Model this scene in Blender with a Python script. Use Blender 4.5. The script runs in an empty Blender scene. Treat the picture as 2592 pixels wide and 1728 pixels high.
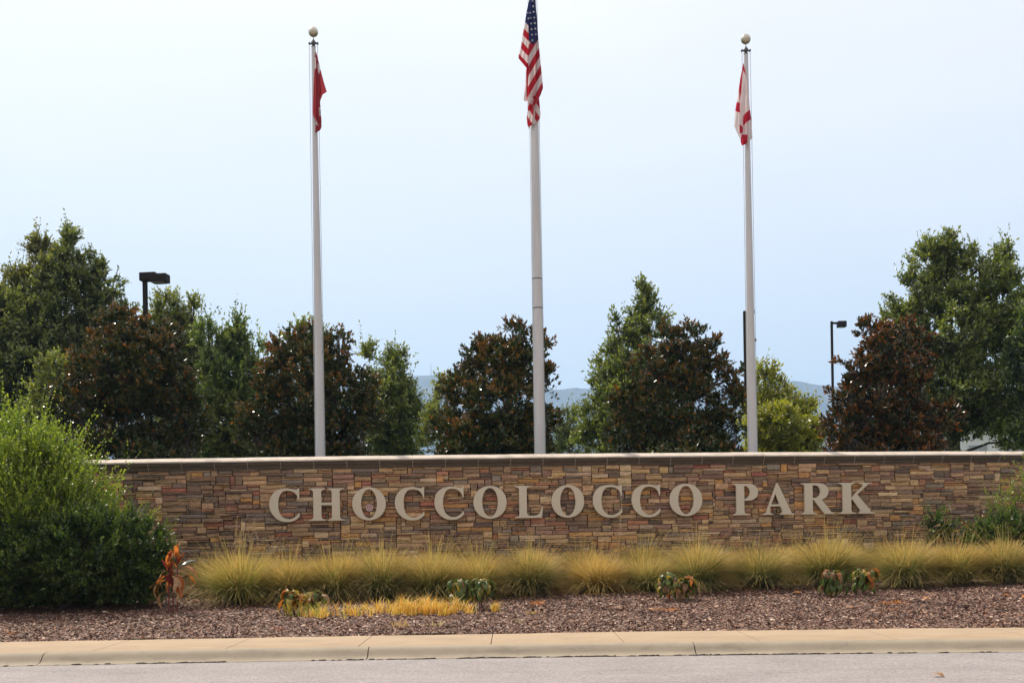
import bpy, math
import numpy as np
from mathutils import Vector, Matrix

# ------------------------------------------------------------------ camera, sky, sun, exposure
S = bpy.context.scene
C = S.collection
F = 3000.0            # focal length in photograph pixels (photo 2592 x 1728)
HY = 1397.0           # the horizon's row at the middle of the photograph
ROLL = 0.0168
EYE = 1.165

cam_data = bpy.data.cameras.new("camera")
cam = bpy.data.objects.new("camera", cam_data)
C.objects.link(cam)
S.camera = cam
cam_data.sensor_fit = 'HORIZONTAL'
cam_data.sensor_width = 36.0
cam_data.lens = 36.0 * F / 2592.0
cam_data.shift_y = (HY - 864.0) / 2592.0
cam_data.clip_start = 0.1
cam_data.clip_end = 30000.0
cam.matrix_world = Matrix.Translation((0, 0, EYE)) @ Matrix.Rotation(math.radians(90), 4, 'X') @ Matrix.Rotation(-ROLL, 4, 'Z')

SUN_EL, SUN_AZ = math.radians(50), math.radians(-38)     # azimuth from +Y, negative to the left
world = bpy.data.worlds.new("World")
S.world = world
world.use_nodes = True
wn = world.node_tree
bg = wn.nodes['Background']
sky = wn.nodes.new('ShaderNodeTexSky')
sky.sky_type = 'NISHITA'
sky.sun_disc = False
sky.sun_elevation = SUN_EL
sky.sun_rotation = SUN_AZ
sky.altitude = 200
sky.air_density = 1.0
sky.dust_density = 2.5
sky.ozone_density = 1.2
tc = wn.nodes.new('ShaderNodeTexCoord')
sep = wn.nodes.new('ShaderNodeSeparateXYZ')
wn.links.new(tc.outputs['Generated'], sep.inputs[0])
# a thin even veil of high cloud over the whole sky, a little thicker overhead
mr = wn.nodes.new('ShaderNodeMapRange')
mr.inputs['From Min'].default_value = -0.02
mr.inputs['From Max'].default_value = 0.42
wn.links.new(sep.outputs['Z'], mr.inputs['Value'])
veil = wn.nodes.new('ShaderNodeValToRGB')
veil.color_ramp.elements[0].color = (6.5, 6.85, 7.5, 1)
veil.color_ramp.elements[1].color = (10.0, 9.35, 9.2, 1)
e = veil.color_ramp.elements.new(0.45)
e.color = (7.8, 7.85, 8.2, 1)
wn.links.new(mr.outputs[0], veil.inputs[0])
nz = wn.nodes.new('ShaderNodeTexNoise')
nz.inputs['Scale'].default_value = 1.6
nz.inputs['Detail'].default_value = 5
mp = wn.nodes.new('ShaderNodeMapping')
mp.inputs['Scale'].default_value = (1, 1, 4)
wn.links.new(tc.outputs['Generated'], mp.inputs[0])
wn.links.new(mp.outputs[0], nz.inputs['Vector'])
fm = wn.nodes.new('ShaderNodeMapRange')
fm.inputs['From Min'].default_value = 0.3
fm.inputs['From Max'].default_value = 0.7
fm.inputs['To Min'].default_value = 0.78
fm.inputs['To Max'].default_value = 0.96
wn.links.new(nz.outputs[0], fm.inputs['Value'])
mx = wn.nodes.new('ShaderNodeMix')
mx.data_type = 'RGBA'
wn.links.new(fm.outputs[0], mx.inputs[0])
wn.links.new(sky.outputs[0], mx.inputs[6])
wn.links.new(veil.outputs[0], mx.inputs[7])
# hazy air is brighter towards the sun's half of the sky and calmer away from it
dt = wn.nodes.new('ShaderNodeVectorMath')
dt.operation = 'DOT_PRODUCT'
wn.links.new(tc.outputs['Generated'], dt.inputs[0])
dt.inputs[1].default_value = (math.cos(SUN_EL) * math.sin(SUN_AZ), math.cos(SUN_EL) * math.cos(SUN_AZ), math.sin(SUN_EL))
gm = wn.nodes.new('ShaderNodeMapRange')
gm.inputs['From Min'].default_value = -0.6
gm.inputs['From Max'].default_value = 0.45
gm.inputs['To Min'].default_value = 0.56
gm.inputs['To Max'].default_value = 1.0
wn.links.new(dt.outputs['Value'], gm.inputs['Value'])
sm = wn.nodes.new('ShaderNodeVectorMath')
sm.operation = 'SCALE'
wn.links.new(mx.outputs[2], sm.inputs[0])
wn.links.new(gm.outputs[0], sm.inputs['Scale'])
wn.links.new(sm.outputs[0], bg.inputs[0])
bg.inputs[1].default_value = 0.115

sund = bpy.data.lights.new("sun", 'SUN')
sund.energy = 4.8
sund.angle = math.radians(1.2)
sund.color = (1.0, 0.91, 0.78)
sun = bpy.data.objects.new("sun", sund)
C.objects.link(sun)
sv = Vector((math.cos(SUN_EL) * math.sin(SUN_AZ), math.cos(SUN_EL) * math.cos(SUN_AZ), math.sin(SUN_EL)))
sun.rotation_euler = sv.to_track_quat('Z', 'Y').to_euler()
S.view_settings.view_transform = 'Standard'
S.view_settings.look = 'None'
S.view_settings.gamma = 1
S.view_settings.use_curve_mapping = False
S.view_settings.exposure = 0.14
S.render.engine = 'CYCLES'
S.cycles.max_bounces = 8
S.cycles.transparent_max_bounces = 8
S.cycles.volume_bounces = 1

# ------------------------------------------------------------------ helpers
rng = np.random.default_rng(7)
cr, sr = math.cos(ROLL), math.sin(ROLL)


def at(px, py, Y):
    """the place at depth Y that the photograph shows at pixel (px, py)"""
    u, v = (px - 1296.0) / F, (HY - py) / F
    return Vector(((u * cr + v * sr) * Y, Y, EYE + (-u * sr + v * cr) * Y))


def lerp(a, b, t):
    return a + (b - a) * t


def mesh_np(name, V, faces, mats, fcol=None, mi=None, smooth=False, vcol=None, extra=None):
    """faces: array (n,3|4) or list of arrays"""
    if not isinstance(faces, list):
        faces = [faces]
    me = bpy.data.meshes.new(name)
    V = np.asarray(V, dtype=np.float32).reshape(-1, 3)
    loops = np.concatenate([np.asarray(f, dtype=np.int32).ravel() for f in faces])
    tot = np.concatenate([np.full(len(f), np.asarray(f).shape[1], dtype=np.int32) for f in faces])
    start = np.concatenate([[0], np.cumsum(tot)[:-1]]).astype(np.int32)
    me.vertices.add(len(V))
    me.vertices.foreach_set('co', V.ravel())
    me.loops.add(len(loops))
    me.loops.foreach_set('vertex_index', loops)
    me.polygons.add(len(tot))
    me.polygons.foreach_set('loop_start', start)
    me.polygons.foreach_set('loop_total', tot)
    if not isinstance(mats, (list, tuple)):
        mats = [mats]
    for m in mats:
        me.materials.append(m)
    if mi is not None:
        me.polygons.foreach_set('material_index', np.asarray(mi, dtype=np.int32))
    me.polygons.foreach_set('use_smooth', np.full(len(tot), bool(smooth)))
    if fcol is not None:
        a = me.attributes.new('col', 'FLOAT_COLOR', 'FACE')
        fc = np.ones((len(tot), 4), dtype=np.float32)
        fc[:, :3] = fcol
        a.data.foreach_set('color', fc.ravel())
    if vcol is not None:
        a = me.attributes.new('col', 'FLOAT_COLOR', 'POINT')
        fc = np.ones((len(V), 4), dtype=np.float32)
        fc[:, :3] = vcol
        a.data.foreach_set('color', fc.ravel())
    me.update(calc_edges=True)
    me.validate()
    return me


class MB:
    """collects shapes into one mesh"""

    def __init__(self):
        self.v, self.f = [], []

    def add(self, vs, fs):
        n = len(self.v)
        self.v += [tuple(p) for p in vs]
        self.f += [tuple(i + n for i in q) for q in fs]

    def box(self, x0, x1, y0, y1, z0, z1, b=0.0, M=None):
        if b <= 0:
            vs = [(x, y, z) for z in (z0, z1) for y in (y0, y1) for x in (x0, x1)]
            fs = [(0, 2, 3, 1), (4, 5, 7, 6), (0, 1, 5, 4), (2, 6, 7, 3), (0, 4, 6, 2), (1, 3, 7, 5)]
        else:
            def ring(z, i):
                return [(x0 + i, y0 + b, z), (x0 + b, y0 + i, z), (x1 - b, y0 + i, z), (x1 - i, y0 + b, z),
                        (x1 - i, y1 - b, z), (x1 - b, y1 - i, z), (x0 + b, y1 - i, z), (x0 + i, y1 - b, z)]
            vs = ring(z0, b) + ring(z0 + b, 0) + ring(z1 - b, 0) + ring(z1, b)
            fs = [tuple(range(7, -1, -1)), tuple(range(24, 32))]
            for k in range(3):
                for i in range(8):
                    j = (i + 1) % 8
                    fs.append((k * 8 + i, k * 8 + j, k * 8 + 8 + j, k * 8 + 8 + i))
        if M is not None:
            vs = [M @ Vector(p) for p in vs]
        self.add(vs, fs)

    def lathe(self, c, prof, n=20):
        vs, fs = [], []
        for r, z in prof:
            for i in range(n):
                a = 2 * math.pi * i / n
                vs.append((c[0] + r * math.cos(a), c[1] + r * math.sin(a), c[2] + z))
        for k in range(len(prof) - 1):
            for i in range(n):
                j = (i + 1) % n
                fs.append((k * n + i, k * n + j, k * n + n + j, k * n + n + i))
        fs.append(tuple(range(n - 1, -1, -1)))
        fs.append(tuple((len(prof) - 1) * n + i for i in range(n)))
        self.add(vs, fs)

    def tube(self, pts, rad, n=6):
        pts = [Vector(p) for p in pts]
        if not isinstance(rad, (list, tuple)):
            rad = [rad] * len(pts)
        vs, fs = [], []
        for k, p in enumerate(pts):
            d = (pts[min(k + 1, len(pts) - 1)] - pts[max(k - 1, 0)]).normalized()
            a = d.cross(Vector((0.3, 0.9, 0.1))).normalized()
            b = d.cross(a)
            for i in range(n):
                t = 2 * math.pi * i / n
                vs.append(p + (a * math.cos(t) + b * math.sin(t)) * rad[k])
        for k in range(len(pts) - 1):
            for i in range(n):
                j = (i + 1) % n
                fs.append((k * n + i, k * n + n + i, k * n + n + j, k * n + j))
        fs.append(tuple(range(n)))
        fs.append(tuple((len(pts) - 1) * n + i for i in range(n - 1, -1, -1)))
        self.add(vs, fs)

    def build(self, name, mat, parent=None, smooth=False):
        me = bpy.data.meshes.new(name)
        me.from_pydata(self.v, [], self.f)
        if not isinstance(mat, (list, tuple)):
            mat = [mat]
        for m in mat:
            me.materials.append(m)
        if smooth:
            me.shade_smooth()
            try:
                me.set_sharp_from_angle(angle=math.radians(40))
            except Exception:
                pass
        me.update()
        return link(name, me, parent)


def link(name, data, parent=None, loc=None):
    o = bpy.data.objects.new(name, data)
    C.objects.link(o)
    if parent is not None:
        o.parent = parent
        if loc is None:
            o.location = -Vector(parent.location)      # geometry written in world coordinates
    if loc is not None:
        o.location = loc
    return o


def tag(o, label=None, cat=None, group=None, kind=None):
    if label: o['label'] = label
    if cat: o['category'] = cat
    if group: o['group'] = group
    if kind: o['kind'] = kind
    return o


def thing(name, loc, label, cat, group=None):
    o = bpy.data.objects.new(name, None)
    o.empty_display_size = 0.2
    C.objects.link(o)
    o.location = loc
    return tag(o, label, cat, group)


def mat(name, col=(0.5, 0.5, 0.5), rough=0.8, metal=0.0, attr=False, var=0.0, vscale=5.0, bump=0.0, bscale=30.0,
        trans=0.0, back=None, spec=0.5, stretch=(1, 1, 1), bdist=0.01, detail=6, tcol=None, rvar=0.0):
    m = bpy.data.materials.new(name)
    m.use_nodes = True
    nt = m.node_tree
    p = nt.nodes['Principled BSDF']
    p.inputs['Roughness'].default_value = rough
    p.inputs['Metallic'].default_value = metal
    p.inputs['Specular IOR Level'].default_value = spec
    if attr:
        a = nt.nodes.new('ShaderNodeAttribute')
        a.attribute_name = 'col'
        src = a.outputs['Color']
    else:
        a = nt.nodes.new('ShaderNodeRGB')
        a.outputs[0].default_value = (*col, 1)
        src = a.outputs[0]
    if var or bump:
        co = nt.nodes.new('ShaderNodeTexCoord')
        mp_ = nt.nodes.new('ShaderNodeMapping')
        mp_.inputs['Scale'].default_value = stretch
        nt.links.new(co.outputs['Object'], mp_.inputs[0])
    if var:
        n = nt.nodes.new('ShaderNodeTexNoise')
        n.inputs['Scale'].default_value = vscale
        n.inputs['Detail'].default_value = detail
        n.inputs['Roughness'].default_value = 0.62
        nt.links.new(mp_.outputs[0], n.inputs['Vector'])
        r = nt.nodes.new('ShaderNodeMapRange')
        r.inputs['From Min'].default_value = 0.25
        r.inputs['From Max'].default_value = 0.75
        r.inputs['To Min'].default_value = 1 - var
        r.inputs['To Max'].default_value = 1 + var
        nt.links.new(n.outputs[0], r.inputs['Value'])
        mm = nt.nodes.new('ShaderNodeVectorMath')
        mm.operation = 'SCALE'
        nt.links.new(src, mm.inputs[0])
        nt.links.new(r.outputs[0], mm.inputs['Scale'])
        src = mm.outputs[0]
    if back is not None:
        g = nt.nodes.new('ShaderNodeNewGeometry')
        mxb = nt.nodes.new('ShaderNodeMix')
        mxb.data_type = 'RGBA'
        nt.links.new(g.outputs['Backfacing'], mxb.inputs[0])
        nt.links.new(src, mxb.inputs[6])
        mxb.inputs[7].default_value = (*back, 1)
        src = mxb.outputs[2]
    nt.links.new(src, p.inputs['Base Color'])
    if bump:
        n2 = nt.nodes.new('ShaderNodeTexNoise')
        n2.inputs['Scale'].default_value = bscale
        n2.inputs['Detail'].default_value = 6
        nt.links.new(mp_.outputs[0], n2.inputs['Vector'])
        b = nt.nodes.new('ShaderNodeBump')
        b.inputs['Strength'].default_value = bump
        b.inputs['Distance'].default_value = bdist
        nt.links.new(n2.outputs[0], b.inputs['Height'])
        nt.links.new(b.outputs[0], p.inputs['Normal'])
    if trans:
        t = nt.nodes.new('ShaderNodeBsdfTranslucent')
        if tcol is not None:
            tm = nt.nodes.new('ShaderNodeVectorMath')
            tm.operation = 'MULTIPLY'
            nt.links.new(src, tm.inputs[0])
            tm.inputs[1].default_value = tcol
            nt.links.new(tm.outputs[0], t.inputs[0])
        else:
            nt.links.new(src, t.inputs[0])
        ms = nt.nodes.new('ShaderNodeMixShader')
        ms.inputs[0].default_value = trans
        out = nt.nodes['Material Output']
        nt.links.new(p.outputs[0], ms.inputs[1])
        nt.links.new(t.outputs[0], ms.inputs[2])
        nt.links.new(ms.outputs[0], out.inputs['Surface'])
    return m


def norm(a):
    return a / np.maximum(np.linalg.norm(a, axis=-1, keepdims=True), 1e-9)


# ------------------------------------------------------------------ lines of the place
def wall_y(x):        # the front face of the curved wall, seen from above
    x = np.clip(x, -11.0, 16.0)
    return 22.3 + 0.0792 * x + 0.00521 * x * x


def kerb_y(x):        # the front top edge of the kerb
    xc = np.clip(x, -8.0, 8.0)
    y = 13.41 - 0.0325 * xc - 0.006 * xc * xc
    return y + (x - xc) * (-0.0325 - 0.012 * xc)


def bed_z(x, y):      # height of the planting bed
    t = np.clip((y - (kerb_y(x) + 1.5)) / 6.2, 0, 1)
    base = 0.135 + 0.375 * (t * 0.75 + 0.25 * t * t)
    return base + 0.012 * np.sin(x * 1.7 + y * 0.6) + 0.010 * np.sin(x * 0.63 - y * 1.9) + 0.006 * np.sin(5.1 * x + 1) * np.sin(4.3 * y)


# ------------------------------------------------------------------ materials
M_asphalt = mat('asphalt', (0.285, 0.25, 0.235), 0.9, var=0.14, vscale=1.2, bump=0.0)
M_conc = mat('concrete', (0.385, 0.275, 0.17), 0.9, var=0.10, vscale=2.2, bump=0.25, bscale=90, bdist=0.004)
M_kerb = mat('kerb_concrete', (0.315, 0.255, 0.18), 0.92, var=0.12, vscale=3.0, bump=0.5, bscale=110, bdist=0.005)
M_dirt = mat('dirt', (0.05, 0.035, 0.025), 1.0, var=0.4, vscale=40)
M_mulch = mat('mulch_ground', (0.115, 0.075, 0.062), 1.0, var=0.45, vscale=45, bump=0.8, bscale=70, bdist=0.02)
M_chip = mat('mulch_chip', attr=True, rough=0.75)
M_lawn = mat('lawn', (0.07, 0.09, 0.03), 1.0, var=0.3, vscale=0.7)
M_stone = mat('ledge_stone', attr=True, rough=0.85, var=0.36, vscale=12, bump=1.0, bscale=24, bdist=0.02, stretch=(1, 1, 2.2))
M_mortar = mat('dark_joint', (0.03, 0.022, 0.018), 1.0)
M_cap = mat('cast_stone', (0.58, 0.485, 0.39), 0.9, var=0.25, vscale=3.5, bump=0.3, bscale=60, stretch=(1, 1, 3), bdist=0.004)
M_capshade = mat('shaded_cast_stone', (0.11, 0.082, 0.058), 0.9, var=0.35, vscale=5.0, bump=0.3, bscale=60, stretch=(1, 1, 6), bdist=0.004)  # dark copy of the cap stone, underside shade put into the colour
M_capj = mat('pale_mortar', (0.5, 0.42, 0.32), 0.95)
M_letter = mat('letter_paint', (0.66, 0.55, 0.40), 0.45, metal=0.0, var=0.03, vscale=2)
M_alu = mat('pole_aluminium', (0.60, 0.56, 0.535), 0.45, metal=0.25, var=0.10, vscale=3, stretch=(3, 3, 0.4))
M_ball = mat('finial_ball', (0.62, 0.55, 0.44), 0.28, metal=0.75, var=0.1, vscale=8)
M_truck = mat('dark_truck', (0.10, 0.10, 0.10), 0.5, metal=0.4)
M_rope = mat('halyard_rope', (0.45, 0.44, 0.42), 0.8)
M_flag = mat('flag_cloth', attr=True, rough=0.9, trans=0.45, bump=0.2, bscale=9, bdist=0.03)
M_bronze = mat('dark_bronze_paint', (0.022, 0.015, 0.013), 0.75, spec=0.2)
M_lens = mat('lamp_lens', (0.2, 0.2, 0.19), 0.5)
M_bark = mat('bark', (0.09, 0.07, 0.055), 1.0, var=0.3, vscale=12, bump=0.6, bscale=20, stretch=(1, 1, 0.2))
M_leaf = mat('tree_leaf', attr=True, rough=0.38, spec=0.75, trans=0.38, tcol=(1.6, 1.7, 0.5))
M_magn = mat('magnolia_leaf', attr=True, rough=0.24, trans=0.16, spec=0.5, tcol=(1.5, 1.2, .6))
M_shrub = mat('shrub_leaf', attr=True, rough=0.33, spec=0.7, trans=0.42, tcol=(1.3, 1.5, 0.5))
M_blade = mat('grass_blade', attr=True, rough=0.6, trans=0.45)
M_croton = mat('croton_leaf', (0.07, 0.10, 0.03), 0.25, trans=0.35, var=0.8, vscale=22, tcol=(1.6, 1.3, 0.4))
M_white = mat('white_cladding', (0.75, 0.74, 0.72), 0.6, var=0.05)
M_roof = mat('grey_roof', (0.3, 0.3, 0.3), 0.7)
M_glass = mat('window_glass', (0.35, 0.37, 0.38), 0.3)
M_hill = mat('wooded_hill', (0.06, 0.05, 0.045), 1.0, var=0.9, vscale=0.012, detail=8)


# asphalt: aggregate specks
def speckle(m, scale, lo, hi, amount):
    nt = m.node_tree
    p = nt.nodes['Principled BSDF']
    old = p.inputs['Base Color'].links[0].from_socket
    co = nt.nodes.new('ShaderNodeTexCoord')
    n = nt.nodes.new('ShaderNodeTexVoronoi')
    n.inputs['Scale'].default_value = scale
    nt.links.new(co.outputs['Object'], n.inputs['Vector'])
    sp = nt.nodes.new('ShaderNodeSeparateColor')
    nt.links.new(n.outputs['Color'], sp.inputs[0])
    r = nt.nodes.new('ShaderNodeMapRange')
    r.inputs['To Min'].default_value = lo
    r.inputs['To Max'].default_value = hi
    nt.links.new(sp.outputs[0], r.inputs['Value'])
    mm = nt.nodes.new('ShaderNodeVectorMath')
    mm.operation = 'SCALE'
    nt.links.new(old, mm.inputs[0])
    nt.links.new(r.outputs[0], mm.inputs['Scale'])
    nt.links.new(mm.outputs[0], p.inputs['Base Color'])
    b = nt.nodes.new('ShaderNodeBump')
    b.inputs['Strength'].default_value = amount
    b.inputs['Distance'].default_value = 0.006
    nt.links.new(n.outputs['Distance'], b.inputs['Height'])
    nt.links.new(b.outputs[0], p.inputs['Normal'])


speckle(M_asphalt, 60, 0.72, 1.28, 0.8)


def blotch(m, scale, lo, hi, amt, stretch=(1, 1, 1)):
    nt = m.node_tree
    p = nt.nodes['Principled BSDF']
    old = p.inputs['Base Color'].links[0].from_socket
    co = nt.nodes.new('ShaderNodeTexCoord')
    mp_ = nt.nodes.new('ShaderNodeMapping')
    mp_.inputs['Scale'].default_value = stretch
    nt.links.new(co.outputs['Object'], mp_.inputs[0])
    n = nt.nodes.new('ShaderNodeTexNoise')
    n.inputs['Scale'].default_value = scale
    n.inputs['Detail'].default_value = 8
    n.inputs['Roughness'].default_value = 0.7
    nt.links.new(mp_.outputs[0], n.inputs['Vector'])
    r = nt.nodes.new('ShaderNodeMapRange')
    r.inputs['From Min'].default_value = lo
    r.inputs['From Max'].default_value = hi
    r.inputs['To Min'].default_value = 1
    r.inputs['To Max'].default_value = 1 - amt
    nt.links.new(n.outputs[0], r.inputs['Value'])
    mm = nt.nodes.new('ShaderNodeVectorMath')
    mm.operation = 'SCALE'
    nt.links.new(old, mm.inputs[0])
    nt.links.new(r.outputs[0], mm.inputs['Scale'])
    nt.links.new(mm.outputs[0], p.inputs['Base Color'])


blotch(M_asphalt, 0.6, .5, .75, .22, (.5, 2.5, 1))
blotch(M_kerb, 2.0, .52, .72, .35, (.6, 3, 3))
blotch(M_kerb, 14.0, .58, .74, .3)
blotch(M_conc, 1.1, .5, .75, .16, (1, 2, 1))
blotch(M_conc, 22.0, .62, .75, .25)
blotch(M_cap, 2.5, .5, .7, .35)
blotch(M_stone, 1.3, .52, .72, .38, (1, 1, .5))


# ------------------------------------------------------------------ ground, road, kerb, pavement, bed
def grid_mesh(name, xs, ys, zf, m, smooth=True):
    X, Y = np.meshgrid(xs, ys)
    Z = zf(X, Y)
    V = np.stack([X, Y, Z], -1).reshape(-1, 3)
    nx, ny = len(xs), len(ys)
    i = (np.arange(ny - 1)[:, None] * nx + np.arange(nx - 1)[None]).ravel()
    Fq = np.stack([i, i + 1, i + nx + 1, i + nx], 1)
    return mesh_np(name, V, Fq, m, smooth=smooth)


def ground_z(X, Y):
    low = -0.12
    d = np.clip((Y - (kerb_y(X) + 1.2)) / 6.0, 0, 1)
    z = low + (0.42 - low) * d
    far = np.clip((Y - 24) / 3000.0, 0, 1)
    return z - 0.0 * far


gx = np.concatenate([np.linspace(-9000, -100, 8), np.linspace(-60, 60, 61), np.linspace(100, 9000, 8)])
gy = np.concatenate([np.linspace(-900, -20, 5), np.linspace(5, 40, 60), np.geomspace(45, 9000, 16)])
o = link('ground', grid_mesh('ground', gx, gy, ground_z, M_lawn))
tag(o, kind='structure')

rx = np.linspace(-60, 60, 121)
V, Fq = [], []
prof = [(-45.0, -0.03), (-20.0, -0.02), (-8.0, 0.0)]
rows = []
for y, z in [(-22, -0.05), (-10, -0.02), (0, 0.0), (8, 0.0)]:
    rows.append(np.stack([rx, np.full_like(rx, y), np.full_like(rx, z)], 1))
rows.append(np.stack([rx, kerb_y(rx) - 0.27, np.full_like(rx, 0.0)], 1))
V = np.concatenate(rows)
n = len(rx)
i = (np.arange(len(rows) - 1)[:, None] * n + np.arange(n - 1)[None]).ravel()
o = link('road', mesh_np('road', V, np.stack([i, i + 1, i + n + 1, i + n], 1), M_asphalt))
tag(o, kind='structure')


def strip_piece(x0, x1, prof, m, name, parent, gap=0.004):
    """a kerb or pavement piece: the profile (dy, z) swept along the kerb line from x0 to x1"""
    xs = np.linspace(x0 + gap, x1 - gap, 5)
    vs, fs = [], []
    k = len(prof)
    for x in xs:
        y = float(kerb_y(x))
        for dy, z in prof:
            vs.append((x, y + dy, z))
    for a in range(len(xs) - 1):
        for b in range(k - 1):
            fs.append((a * k + b, a * k + k + b, a * k + k + b + 1, a * k + b + 1))
    fs.append(tuple(range(k)))
    fs.append(tuple((len(xs) - 1) * k + b for b in range(k - 1, -1, -1)))
    mb = MB()
    mb.add(vs, fs)
    return mb.build(name, m, parent, smooth=True)


kerb = thing('kerb', (0, 13.3, 0), None, None)
tag(kerb, kind='structure')
kprof = [(-0.30, -0.12), (-0.30, 0.004), (-0.22, 0.010), (-0.165, 0.020), (-0.13, 0.042), (-0.095, 0.075), (-0.065, 0.098), (-0.03, 0.112), (0.02, 0.118), (0.10, 0.119), (0.10, -0.12)]
kx = [-5.3 + 3.66 * k for k in range(-6, 9)]
for a, b in zip(kx[:-1], kx[1:]):
    strip_piece(a, b, kprof, M_kerb, 'kerb_piece', kerb, 0.006)
walk = thing('sidewalk', (0, 14.2, 0), None, None)
tag(walk, kind='structure')
sprof = [(0.104, -0.1), (0.104, 0.1165), (0.112, 0.1195), (1.48, 0.149), (1.50, 0.143), (1.50, -0.1)]
sx = [-4.81 + 1.517 * k for k in range(-16, 24)]
for a, b in zip(sx[:-1], sx[1:]):
    strip_piece(a, b, sprof, M_conc, 'slab', walk, 0.0045)
# dirt that has gathered in the joint between kerb and asphalt
r = np.random.default_rng(3)
V, Fc = [], []
for x0, x1, dens in [(-4.0, -3.2, 30), (-2.3, -0.9, 30), (-0.6, 3.4, 130), (2.0, 3.8, 50), (3.8, 6, 25), (-6, -3.4, 15)]:
    for _ in range(dens):
        x = r.uniform(x0, x1)
        y = float(kerb_y(x)) - 0.30 - r.uniform(0, 0.03)
        w, h = r.uniform(0.015, 0.07), r.uniform(0.003, 0.018)
        n0 = len(V)
        V += [(x - w, y - 0.012, 0.002), (x + w, y - 0.012, 0.002), (x + w * .5, y, h), (x - w * .6, y, h * .8), (x + w, y + 0.03, 0.004), (x - w, y + 0.03, 0.004)]
        Fc += [(n0, n0 + 1, n0 + 2, n0 + 3), (n0 + 3, n0 + 2, n0 + 4, n0 + 5)]
o = link('gutter_debris', mesh_np('gutter_debris', np.array(V), np.array(Fc), M_dirt))
tag(o, 'dark line of dirt gathered where the kerb meets the asphalt', 'dirt', kind='stuff')

bx = np.linspace(-22, 26, 241)
bt = np.linspace(0, 1, 60)
Xb, Tb = np.meshgrid(bx, bt)
Yb = lerp(kerb_y(Xb) + 1.46, wall_y(Xb) + 0.1, Tb)
Zb = bed_z(Xb, Yb)
n = len(bx)
i = (np.arange(len(bt) - 1)[:, None] * n + np.arange(n - 1)[None]).ravel()
o = link('mulch_bed', mesh_np('mulch_bed', np.stack([Xb, Yb, Zb], -1).reshape(-1, 3), np.stack([i, i + 1, i + n + 1, i + n], 1), M_mulch, smooth=True))
tag(o, kind='structure')


def chips(N, x0, x1, seed):
    r = np.random.default_rng(seed)
    x = r.uniform(x0, x1, N)
    t = r.uniform(0, 1, N) ** 1.25
    y = kerb_y(x) + 1.45 + t * 5.6
    z = bed_z(x, y) + r.uniform(0.0, 0.018, N)
    L = r.gamma(4, 0.0038, N) + 0.007
    W = L * r.uniform(0.18, 0.55, N)
    a = r.uniform(0, 2 * np.pi, N)
    d = norm(np.stack([np.cos(a), np.sin(a), r.normal(0, 0.28, N)], 1))
    up = norm(np.stack([r.normal(0, 0.3, N), r.normal(0, 0.3, N), np.ones(N)], 1))
    s = norm(np.cross(up, d))
    nn = np.cross(d, s)
    c = np.stack([x, y, z], 1)
    T = (W * 0.35)[:, None]
    L, W = L[:, None], W[:, None]
    V = np.stack([c - d * L, c - s * W + nn * T, c + d * L * .9 - s * W * .6, c + d * L, c + s * W - nn * T * .2, c - d * L * .8 + s * W * .7 + nn * T], 1)
    b = np.arange(N)[:, None] * 6
    Fq = np.concatenate([b + np.array([[0, 1, 4, 5]]), b + np.array([[1, 2, 3, 4]])])
    pal = np.array([1.32, 1.28, 1.16]) * np.array([(0.17, 0.085, 0.058), (0.10, 0.052, 0.042), (0.24, 0.14, 0.10), (0.34, 0.22, 0.165), (0.17, 0.115, 0.10), (0.28, 0.115, 0.05), (0.52, 0.40, 0.32), (0.05, 0.03, 0.028)])
    k = r.choice(len(pal), N, p=[.25, .2, .19, .12, .12, .03, .035, .055])
    col = pal[k] * r.uniform(0.75, 1.25, (N, 1))
    return V.reshape(-1, 3), Fq, np.concatenate([col, col])


V, Fq, cc = chips(235000, -8.6, 9.6, 5)
o = link('mulch_chips', mesh_np('mulch_chips', V, Fq, M_chip, fcol=cc))
tag(o, 'brown shredded bark mulch covering the planting bed', 'mulch', kind='stuff')

# ------------------------------------------------------------------ hills, far mast
def hill(name, pts, Y, depth, seed):
    """pts: ridge line as the photograph shows it (px, py) at distance Y"""
    r = np.random.default_rng(seed)
    px = np.array([p[0] for p in pts], float)
    py = np.array([p[1] for p in pts], float)
    xs = np.linspace(px[0], px[-1], 500)
    ys = np.interp(xs, px, py)
    ys += 2.2 * np.sin(xs / 37 + seed) + 1.3 * np.sin(xs / 13.0) + 0.9 * np.convolve(r.normal(0, 1, 500), np.ones(3) / 3, 'same')
    ridge = np.array([at(a, b, Y) for a, b in zip(xs, ys)])
    rows = []
    for t, h in [(-1.0, 0), (-0.7, .22), (-0.45, .5), (-0.2, .82), (0, 1), (0.3, .8), (1, 0)]:
        R = ridge.copy()
        R[:, 1] += depth * t * (1 + 0.15 * np.sin(xs / 60))
        R[:, 2] = R[:, 2] * h + (np.sin(xs / 23 + t * 9) * 9 * (h < 1) * (h > 0))
        rows.append(R)
    V = np.concatenate(rows)
    n = 500
    i = (np.arange(len(rows) - 1)[:, None] * n + np.arange(n - 1)[None]).ravel()
    o = link(name, mesh_np(name, V, np.stack([i, i + 1, i + n + 1, i + n], 1), M_hill, smooth=True))
    return tag(o, kind='structure')


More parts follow.
